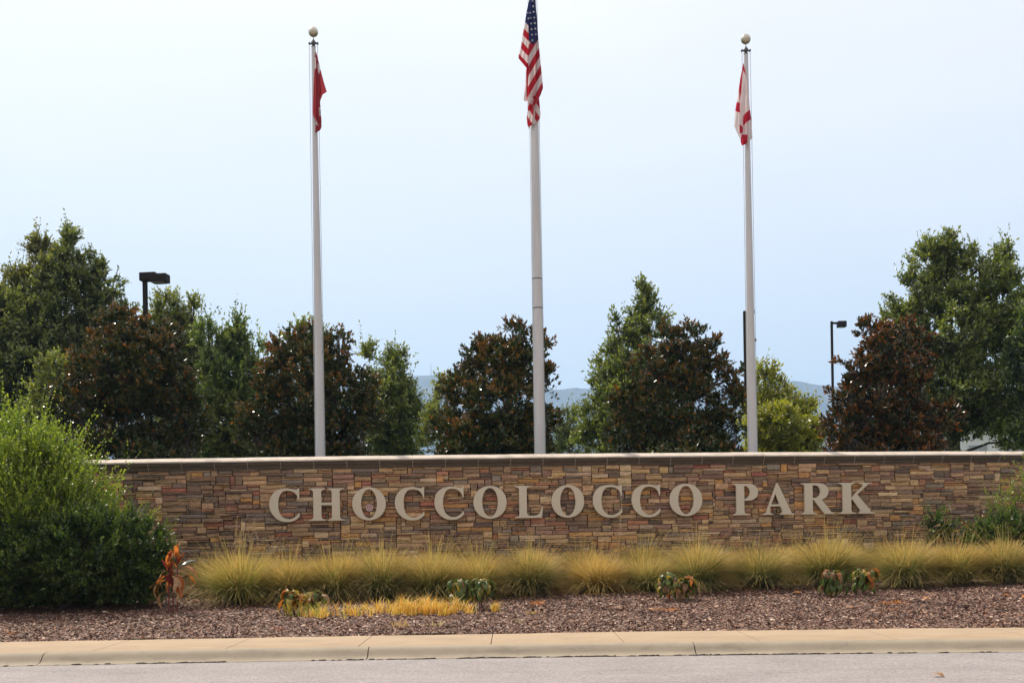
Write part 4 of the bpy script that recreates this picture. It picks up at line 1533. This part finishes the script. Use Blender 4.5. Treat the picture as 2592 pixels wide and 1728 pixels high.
# ------------------------------------------------------------------ fountain grasses
def clump_mesh(name, seed, nb, h, spread, dead, gr):
    r = np.random.default_rng(seed)
    a = r.uniform(0, 2 * np.pi, nb)
    rad0 = 0.13 * np.sqrt(r.random(nb))
    lean = np.abs(r.normal(0, 0.62, nb)) * spread + .12
    L = h * r.uniform(0.65, 1.15, nb)
    az_k = r.uniform(0, 2 * np.pi, 9)
    kk = r.integers(0, 9, nb)
    pull = r.random(nb) < .35                  # wind-combed locks
    a[pull] = az_k[kk[pull]] + r.normal(0, .16, pull.sum())
    lg = r.random(nb) < .03                      # a few flowering blades stand out over the rest
    L[lg] *= 1.45
    lean[lg] *= .55
    isd = r.random(nb) < dead
    lean[isd] = r.uniform(1.0, 1.9, isd.sum())
    L[isd] *= 0.75
    seg = 5
    t = np.linspace(0, 1, seg + 1)
    th = lean[:, None] * (0.35 + 1.25 * t[None] ** 1.1) + (r.normal(0, .1, nb))[:, None]
    th = np.clip(th, -.3, 2.35)
    dl = (L / seg)[:, None]
    hr = rad0[:, None] + np.concatenate([np.zeros((nb, 1)), np.cumsum(np.sin(th[:, :-1]) * dl, 1)], 1)
    hz = np.concatenate([np.zeros((nb, 1)), np.cumsum(np.cos(th[:, :-1]) * dl, 1)], 1)
    hz = np.maximum(hz, 0.015)
    aa = a[:, None] + r.normal(0, .18, nb)[:, None] * t[None]
    P = np.stack([hr * np.cos(aa), hr * np.sin(aa), hz], -1)
    w = 0.0034 * (1 - 0.75 * t)[None] * r.uniform(.7, 1.4, nb)[:, None]
    side = np.stack([-np.sin(aa), np.cos(aa), np.zeros_like(aa)], -1)
    ja = r.uniform(-1, 1, nb)[:, None, None]
    side = norm(side + ja * np.stack([np.cos(aa), np.sin(aa), np.zeros_like(aa)], -1))
    V = np.stack([P - side * w[..., None], P + side * w[..., None]], 2)
    b = np.arange(nb)[:, None] * (seg + 1) * 2 + np.arange(seg)[None] * 2
    b = b.ravel()
    Fq = np.stack([b, b + 1, b + 3, b + 2], 1)
    green = np.array(gr)
    straw = np.array((0.62, 0.42, 0.14))
    rust = np.array((0.52, 0.28, 0.09))
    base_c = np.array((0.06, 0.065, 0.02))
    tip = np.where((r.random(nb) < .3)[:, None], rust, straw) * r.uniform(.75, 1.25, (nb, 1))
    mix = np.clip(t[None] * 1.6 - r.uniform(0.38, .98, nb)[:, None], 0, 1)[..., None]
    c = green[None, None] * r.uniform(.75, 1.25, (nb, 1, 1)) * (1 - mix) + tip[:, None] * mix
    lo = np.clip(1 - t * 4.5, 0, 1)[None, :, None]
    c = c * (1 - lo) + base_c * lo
    dc = np.array((0.42, 0.34, 0.22))
    c[isd] = dc * r.uniform(.6, 1.2, (isd.sum(), 1, 1))
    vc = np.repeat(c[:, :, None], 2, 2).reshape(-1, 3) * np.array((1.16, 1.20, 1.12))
    return mesh_np(name, V.reshape(-1, 3), Fq, M_blade, vcol=vc)


gv = [clump_mesh('blades', 51, 4600, 0.86, 1.35, .03, (0.20, 0.25, 0.04)), clump_mesh('blades', 52, 4400, 0.82, 1.4, .06, (0.16, 0.20, 0.045)),
      clump_mesh('blades', 53, 4400, 0.86, 1.35, .07, (0.13, 0.19, 0.05)), clump_mesh('blades', 54, 4000, 0.72, 1.6, .03, (0.36, 0.27, 0.07)),
      clump_mesh('blades', 55, 3600, 0.80, 1.55, .09, (0.15, 0.20, 0.055)), clump_mesh('blades', 56, 4600, 0.88, 1.25, .05, (0.115, 0.18, 0.055))]
gdesc = [  # px of centre, base py, Y, variant, scale, label
    (610, 1518, 19.6, 0, 1.12, 'rounded green fountain grass clump at the left end of the row, beside the juniper'),
    (735, 1512, 19.7, 1, .95, 'straw-tipped grass clump behind the wilted yellow croton'),
    (850, 1508, 19.8, 1, 1.0, 'grass clump with a skirt of dead blades below the letter H'),
    (970, 1508, 19.8, 5, 1.0, 'upright green grass clump below the O with the sticker'),
    (1095, 1506, 19.8, 2, 1.0, 'grass clump with bare grey stalks at its foot left of the paired crotons'),
    (1215, 1500, 19.9, 1, 1.0, 'grass clump right behind the paired dark crotons'),
    (1340, 1496, 20.0, 5, 1.03, 'dense bluish grass clump below the letter L'),
    (1515, 1490, 20.1, 3, 1.05, 'low rusty grass clump slumping left below the C and O pair'),
    (1635, 1486, 20.2, 4, .9, 'loose pale green grass clump left of the single croton'),
    (1765, 1482, 20.2, 2, 1.08, 'round bluish grass clump right of the single croton'),
    (1925, 1482, 20.3, 4, 1.05, 'round grass clump showing a fan of dead stalks below the letter P'),
    (2095, 1478, 20.4, 2, 1.05, 'grass clump behind the right pair of crotons'),
    (2290, 1484, 20.3, 4, 1.12, 'widest grass clump with a broad fan of grey stalks right of the last crotons'),
    (2420, 1482, 20.4, 1, 1.0, 'grass clump before the thin sprout at the wall foot'),
    (2540, 1482, 20.4, 5, 1.05, 'grass clump at the right edge before the juniper'),
    (2680, 1480, 20.4, 1, 1.0, 'grass clump just beyond the right edge of the row')]
rg = np.random.default_rng(9)
proto = None
first_clump = {}
for (px, py, Y, v, sc_, lab) in gdesc:
    p = at(px, py, Y)
    x_, y_ = p.x, Y
    root = thing('fountain_grass', (x_, y_, float(bed_z(x_, y_)) - .01), lab, 'ornamental grass', 'fountain grasses in front of the wall')
    o = link('blades', gv[v], root, Vector((0, 0, 0)))
    root.rotation_euler.z = rg.uniform(0, 6.28)
    root.scale = (sc_ * 1.16, sc_ * 1.16, sc_ * rg.uniform(.78, .90) * (1.0 if px < 1300 else .93))
# second row, its tips showing over the first
back_lab = 'straw-tipped grass clump of the back row close against the wall'
for k in range(17):
    px = 560 + k * 133 + rg.uniform(-18, 18)
    x_ = at(px, 1480, 21.1).x
    y_ = float(wall_y(x_)) - 1.15 + rg.uniform(-.1, .1)
    root = thing('fountain_grass', (x_, y_, float(bed_z(x_, y_)) - .01), back_lab, 'ornamental grass', 'back row of grasses against the wall')
    link('blades', gv[[0, 1, 3, 1][k % 4]], root, Vector((0, 0, 0)))
    root.rotation_euler.z = rg.uniform(0, 6.28)
    s_ = rg.uniform(.9, 1.05)
    root.scale = (s_ * 1.25, s_ * 1.25, s_ * rg.uniform(.74, .86))


# wispy seed stalks
def stalk(px, py0, py1, Y, label, n_=1, fluffy=True, col=(0.45, 0.36, 0.2), lean=0.0):
    r = np.random.default_rng(int(px))
    b = at(px, py0, Y)
    b.z = float(bed_z(b.x, b.y))
    root = thing('seed_stalk', b, label, 'grass stalk', 'thin seed stalks standing over the grasses')
    m_ = mat('stalk', col, .8, trans=.3)
    for k in range(n_):
        tip = at(px + lean + r.uniform(-14, 14) * (n_ > 1), py1 + r.uniform(-5, 25) * (n_ > 1), Y)
        b2 = b + Vector((r.normal(0, .04), r.normal(0, .03), 0))
        mid = b2.lerp(tip, .5) + Vector((r.normal(0, .05), 0, 0))
        pts = [b2, b2.lerp(mid, .6), mid, mid.lerp(tip, .6), tip]
        mb_ = MB(); mb_.tube(pts, [.004, .0035, .003, .002, .0012], 4)
        mb_.build('stem', m_, root)
        if fluffy:
            nf = 70
            t = r.uniform(.58, 1.0, nf)
            a = np.array([mid.lerp(tip, (q - .5) * 2) for q in t])
            d = norm(r.normal(0, 1, (nf, 3)) + np.array([0.5, 0, .8]))
            V, Ft, fc = leaf_mesh(a, d, norm(r.normal(0, 1, (nf, 3))), np.full(nf, .09) * (1.3 - t), np.full(nf, .0035), np.tile(col, (nf, 1)))
            link('seed_head', mesh_np('seed_head', V, [Ft], M_blade, fcol=fc), root)


stalk(1553, 1480, 1255, 20.5, 'pale feathery seed stalk rising in front of the letter C after the L', 1, True, (0.55, 0.42, 0.27), 20)
stalk(965, 1480, 1325, 20.6, 'thin green stalk standing before the wall below the first O', 2, False, (0.22, 0.28, 0.08))
stalk(607, 1480, 1300, 20.3, 'pair of pale seed stalks over the leftmost grass clump', 3, True, (0.55, 0.40, 0.2))
stalk(640, 1480, 1310, 20.5, 'thin pale seed stalks between the leftmost grasses and the first letter', 3, True, (0.5, 0.36, 0.2))


# ------------------------------------------------------------------ ti plant and crotons
def blade_leaf(name, L, Wd, m, droop, n_=5, cup=.25, stalk_=0.0):
    """a broad leaf with its base at the origin pointing along +x, drooping"""
    vs, fs = [], []
    x_ = z_ = 0.0
    th = 0.35
    for k in range(n_ + 1):
        t = k / n_
        tt = max(0.0, (t - stalk_) / (1 - stalk_))
        w = max(Wd * math.sin(math.pi * min(1, tt * .92 + .05)) ** .75, .004) if t > stalk_ else .004
        vs += [(x_, -w, z_ + cup * w), (x_, 0, z_), (x_, w, z_ + cup * w)]
        th -= droop / n_
        x_ += L / n_ * math.cos(th)
        z_ += L / n_ * math.sin(th)
    for k in range(n_):
        a = k * 3
        fs += [(a, a + 3, a + 4, a + 1), (a + 1, a + 4, a + 5, a + 2)]
    me_ = bpy.data.meshes.new(name)
    me_.from_pydata(vs, [], fs)
    me_.materials.append(m)
    me_.shade_smooth()
    return me_


M_ti = [mat('ti_leaf_orange', (0.55, 0.18, 0.03), 0.25, trans=.55, var=.4, vscale=12), mat('ti_leaf_maroon', (0.20, 0.035, 0.03), 0.22, trans=.35, var=.4, vscale=12),
        mat('ti_leaf_tan', (0.50, 0.28, 0.12), 0.35, trans=.4, var=.3, vscale=12), mat('ti_leaf_green', (0.10, 0.10, 0.05), 0.18, trans=.15, var=.4, vscale=12)]
M_tist = mat('ti_stem', (0.16, 0.035, 0.03), .5, var=.5, vscale=40, stretch=(.1, .1, 1))
tb = at(440, 1540, 18.2)
tb.z = float(bed_z(tb.x, tb.y))
k18 = 18.2 / F
ti = thing('ti_plant', tb, 'wilting orange and maroon ti plant on three thin stems beside the juniper', 'plant')
r = np.random.default_rng(77)
ti_mesh = [blade_leaf('leaf', .42, .046, M_ti[0], 2.5, 9, .25, .35), blade_leaf('leaf', .22, .038, M_ti[1], .3), blade_leaf('leaf', .44, .036, M_ti[2], 2.9, 9, .25, .35), blade_leaf('leaf', .36, .042, M_ti[3], 1.2, 8, .25, .3), blade_leaf('leaf', .21, .040, M_ti[0], .25)]
for (dx_, toppy, pxs) in ((-14, 1425, 426), (0, 1460, 437), (14, 1410, 448)):
    base = at(pxs, 1541, 18.2)
    base.z = float(bed_z(base.x, base.y)) - .01
    top = at(pxs, toppy, 18.2)
    mb = MB()
    mb.tube([base, base.lerp(top, .5) + Vector((.01, 0, 0)), top], [.013, .012, .009], 7)
    mb.build('stem', M_tist, ti)
    nl = 19 if dx_ else 12
    for q in range(nl):
        t = 0.5 + .5 * q / (nl - 1)
        p = base.lerp(top, t)
        az = r.uniform(0, 6.28)
        if t > .9:
            me_ = ti_mesh[4] if r.random() < .6 else ti_mesh[1]
            el = r.uniform(1.0, 1.4)
        elif t > .75:
            me_ = ti_mesh[int(r.choice([1, 3, 4]))]
            el = r.uniform(.6, 1.0)
        else:
            me_ = ti_mesh[int(r.choice([0, 2, 2, 3, 0]))]
            el = r.uniform(.3, .95)
            az = r.choice([0, math.pi]) + r.normal(0, .55)
        o = link('leaf', me_, ti, p - ti.location)
        o.rotation_euler = (r.normal(0, .3), -el, az)
        s_ = r.uniform(.85, 1.2)
        o.scale = (s_, s_, s_)

cm = [mat('croton_leaf_green', (0.075, 0.11, 0.02), 0.42, spec=.3, trans=.3, var=.7, vscale=30), mat('croton_leaf_yellow', (0.42, 0.30, 0.04), 0.3, trans=.4, var=.5, vscale=25),
      mat('croton_leaf_orange', (0.50, 0.17, 0.03), 0.3, trans=.4, var=.5, vscale=25), mat('croton_leaf_dry', (0.30, 0.17, 0.08), 0.7, trans=.3, var=.4, vscale=25),
      mat('croton_leaf_olive', (0.14, 0.17, 0.035), 0.28, trans=.35, var=.7, vscale=30)]
cmesh = [blade_leaf('leaf', .25, .036, m_, 3.0, 8, .35, .10) for m_ in cm]


def croton(px, py, Y, h, label, wts, seed, n_=34, wide=1.25):
    h *= 1.12
    r_ = np.random.default_rng(seed)
    p = at(px, py, Y)
    p.z = float(bed_z(p.x, p.y))
    root = thing('croton_plant', p, label, 'plant', 'wilting crotons set along the mulch bed')
    for s_ in range(3):
        mb_ = MB()
        d = Vector((r_.normal(0, .05) * wide, r_.normal(0, .04), h * .75))
        mb_.tube([p + Vector((r_.normal(0, .02), 0, -.01)), p + d * .5, p + d], [.008, .007, .005], 6)
        mb_.build('stem', M_tist, root)
    for k in range(int(n_ * 1.9)):
        t = r_.random() ** .75
        o_ = link('leaf', cmesh[int(r_.choice(5, p=wts))], root, Vector((r_.normal(0, .05) * wide, r_.normal(0, .05), h * lerp(.4, 1.12, t))))
        o_.rotation_euler = (r_.normal(0, .35), -r_.uniform(0, .75), r_.uniform(0, 6.28))
        s_ = r_.uniform(.75, 1.25)
        o_.scale = (s_, s_ * r_.uniform(.8, 1.2), s_)


croton(745, 1553, 17.7, .30, 'yellow and orange wilted croton, leftmost of the row', [.15, .35, .3, .05, .15], 1, 26)
croton(790, 1548, 17.9, .27, 'small green croton beside the yellow and orange one', [.45, .2, .05, .1, .2], 2, 20)
croton(1163, 1525, 18.3, .34, 'dark green croton at the right end of the dry yellow grass', [.7, .03, .02, .05, .2], 3, 30)
croton(1218, 1528, 18.2, .34, 'drooping green and reddish croton touching the dark green one', [.4, .1, .1, .15, .25], 4, 34)
croton(1695, 1510, 18.7, .34, 'olive and yellow croton alone in the right half of the bed', [.2, .15, .05, .2, .4], 5, 34)
croton(1735, 1510, 18.8, .30, 'dull olive croton half leaning on its yellower neighbour', [.25, .1, .08, .22, .35], 6, 26)
croton(2105, 1507, 18.8, .33, 'drooping dark olive croton, left one of the right-hand pair', [.45, .05, .02, .18, .3], 7, 38)
croton(2190, 1504, 18.9, .33, 'green croton with orange veins, right one of the right-hand pair', [.4, .12, .15, .08, .25], 8, 38)


# ------------------------------------------------------------------ dry grass patch, weeds, fallen leaves
def blades_at(x, y, L, r_, pal, lean=.5, w=.0035):
    n_ = len(x)
    z = bed_z(x, y)
    a = r_.uniform(0, 2 * np.pi, n_)
    d0 = norm(np.stack([np.cos(a) * lean, np.sin(a) * lean, np.ones(n_)], 1) + r_.normal(0, .15, (n_, 3)))
    d1 = norm(d0 + np.stack([np.cos(a), np.sin(a), -np.ones(n_) * .4], 1) * r_.uniform(.2, 1.2, n_)[:, None])
    p0 = np.stack([x, y, z], 1)
    p1 = p0 + d0 * (L * .55)[:, None]
    p2 = p1 + d1 * (L * .45)[:, None]
    s = norm(np.stack([np.cos(a + 1.57), np.sin(a + 1.57) * .4, np.zeros(n_)], 1)) * (w * r_.uniform(.7, 1.6, n_))[:, None]
    V = np.stack([p0 - s, p0 + s, p1 - s * .8, p1 + s * .8, p2], 1).reshape(-1, 3)
    b = np.arange(n_)[:, None] * 5
    Fq, Ft = b + np.array([[0, 1, 3, 2]]), b + np.array([[2, 3, 4]])
    c = np.asarray(pal)[r_.integers(0, len(pal), n_)] * r_.uniform(.75, 1.25, (n_, 1))
    return V, [Fq, Ft], np.concatenate([c, c])


def gpatch(px, py, Y, sx_, sy_, n_, L, label, pal, seed, name='dry_grass', lean=.5, w=.0035, kind='stuff', cat='grass', group=None):
    r_ = np.random.default_rng(seed)
    p = at(px, py, Y)
    x = p.x + r_.normal(0, 1, n_) * sx_
    y = p.y + r_.normal(0, 1, n_) * sy_
    if sx_ > .25:                   # separate tufts of differing height
        k_ = (r_.random(n_) ** 1.3 * 34).astype(int)
        x = p.x + (r_.normal(0, sx_ * 1.15, 34)[k_]) + r_.normal(0, .035, n_)
        y = p.y + (r_.normal(0, sy_ * 1.4, 34)[k_]) + r_.normal(0, .03, n_)
        L = L * r_.uniform(.45, 1.25, 34)[k_]
    V, Fl, c = blades_at(x, y, L * r_.uniform(.5, 1.2, n_), r_, pal, lean, w)
    o_ = link(name, mesh_np(name, V, Fl, M_blade, fcol=c))
    return tag(o_, label, cat, group, kind)


YP1 = [(0.78, 0.48, 0.07), (0.80, 0.42, 0.06), (0.60, 0.50, 0.07), (0.85, 0.62, 0.22)]
gpatch(1085, 1550, 17.5, .30, .13, 900, .30, 'bright straw-yellow dry grass before the paired crotons', YP1, 61, lean=.28, w=.0045)
gpatch(890, 1550, 17.6, .42, .14, 330, .24, 'thin yellow dry grass between the two croton groups', YP1, 62, lean=.35, w=.0045)
gpatch(780, 1556, 17.6, .13, .1, 110, .30, 'yellow-green grass tuft at the foot of the leftmost croton', [(0.35, 0.38, .06), (.55, .45, .08)], 63)
OR = [(0.60, 0.22, 0.06), (0.62, 0.30, 0.08), (0.45, 0.17, .05)]
for k, (px, py, Y, sx_, n_, L, lab, pal) in enumerate([
        (1008, 1600, 15.8, .07, 30, .20, 'tan grass sprig in the mulch near the kerb below the straw-yellow grass', [(0.55, 0.36, .12)]),
        (1105, 1598, 15.8, .08, 26, .20, 'second tan sprig near the kerb, right of the first', [(0.55, 0.36, .12), (.5, .42, .2)]),
        (1362, 1505, 18.6, .05, 60, .15, 'rusty orange tuft below the letter L', OR),
        (1690, 1560, 17.2, .10, 60, .10, 'flat orange weed right of the middle of the bed', OR),
        (2260, 1548, 17.4, .10, 70, .12, 'orange weed tuft in the bare mulch at the right', OR),
        (2270, 1572, 16.7, .20, 60, .06, 'low line of orange dried weeds near the right kerb', OR),
        (705, 1598, 15.9, .03, 26, .11, 'reddish dried tuft by the kerb left of centre', [(0.35, 0.10, .03)]),
        (30, 1605, 15.9, .05, 26, .10, 'reddish dried tuft by the kerb at the left edge', [(0.35, 0.13, .04)]),
        (1340, 1545, 17.5, .06, 24, .10, 'small yellow sprig right of the straw-yellow grass', [(0.6, 0.4, .08)]),
        (442, 1607, 15.8, .05, 34, .08, 'pale green-yellow tuft by the kerb below the ti plant', [(0.45, 0.36, .1)]),
        (1312, 1585, 16.2, .04, 40, .06, 'small green tuft by the kerb near the middle', [(0.2, 0.25, .06)]),
        (1540, 1532, 17.8, .25, 80, .05, 'low spread of orange weeds in the middle of the bed', OR),
        (1430, 1538, 17.6, .2, 60, .05, 'thin orange weeds left of the low orange spread', OR)]):
    gpatch(px, py, Y, sx_, sx_ * .6, n_, L, lab, pal, 70 + k, 'weed_tuft', 1.2, .004, None, 'weed', 'small dried weeds in the mulch')

M_fl = [mat('fallen_leaf_orange', (0.62, 0.24, 0.05), .6, trans=.3, var=.3, vscale=20), mat('fallen_leaf_tan', (0.55, 0.33, 0.16), .6, trans=.3, var=.3, vscale=20), mat('fallen_leaf_red', (0.30, 0.07, 0.05), .6, trans=.2, var=.3, vscale=20)]


def fallen(px, py, L, mi_, label, road=False):
    r_ = np.random.default_rng(int(px * 7 + py))
    u, v = (px - 1296.0) / F, (HY - py) / F
    dx_, dz_ = (u * cr + v * sr), (-u * sr + v * cr)
    Y = 10.0
    for q in range(400):                       # walk along the line of sight to the ground
        z = EYE + dz_ * Y
        g = 0.0 if road else float(bed_z(dx_ * Y, Y))
        if z <= g + .01: break
        Y += .04
    me_ = blade_leaf('leaf_blade', L, L * .3, M_fl[mi_], r_.uniform(.6, 1.6), 5, .3)
    o_ = link('fallen_leaf', me_, None, Vector((dx_ * Y, Y, g + .018)))
    o_.rotation_euler = (r_.normal(0, .3), -.1, r_.uniform(-.5, .5) + math.pi * (r_.random() < .5))
    tag(o_, label, 'leaf', None if road else 'fallen leaves on the mulch')


for a in [(352, 1523, .30, 0, 'large orange fallen leaf left of the ti plant under the juniper'), (270, 1523, .22, 0, 'orange fallen leaf lying deeper under the juniper'), (505, 1523, .16, 2, 'dark red curled leaf between ti plant and first grass clump'),
          (1440, 1488, .16, 1, 'tan fallen leaf left of the low rusty grass clump'), (1565, 1491, .10, 1, 'small tan leaf under the low rusty grass clump'), (1640, 1488, .10, 1, 'small tan leaf left of the lone olive croton'),
          (1658, 1542, .13, 1, 'pale orange leaf in open mulch below the lone olive croton'), (2008, 1501, .15, 0, 'bright orange leaf left of the right-hand croton pair'), (2354, 1514, .17, 0, 'bright orange leaf right of the right-hand croton pair'),
          (2538, 1507, .12, 0, 'orange leaf near the right edge below the grasses'), (2586, 1513, .16, 0, 'orange leaf cut by the right edge of the view'), (1968, 1488, .13, 1, 'tan leaf at the foot of the grass clump below the A'),
          (1690, 1513, .12, 1, 'brown leaf lying against the lone olive croton'), (2120, 1507, .12, 1, 'tan leaf lying between the right-hand croton pair')]:
    fallen(*a)
fallen(2360, 1710, .13, 1, 'pale leaf lying on the asphalt at the right', True)
M_patch = mat('asphalt_crack_fill', (0.10, 0.08, 0.07), 1.0)

# ------------------------------------------------------------------ haze
mb = MB()
mb.box(-7000, 7000, -800, 7000, -2.5, 900)
hz = mb.build('haze', [])
tag(hz, 'thin blue summer haze over the whole view', 'haze', kind='stuff')
mh = bpy.data.materials.new('haze')
mh.use_nodes = True
nt = mh.node_tree
nt.nodes.remove(nt.nodes['Principled BSDF'])
pv = nt.nodes.new('ShaderNodeVolumePrincipled')
pv.inputs['Color'].default_value = (0.45, 0.69, 1.0, 1)
pv.inputs['Density'].default_value = 2.0e-4
pv.inputs['Anisotropy'].default_value = 0.2
nt.links.new(pv.outputs[0], nt.nodes['Material Output'].inputs['Volume'])
hz.data.materials.append(mh)
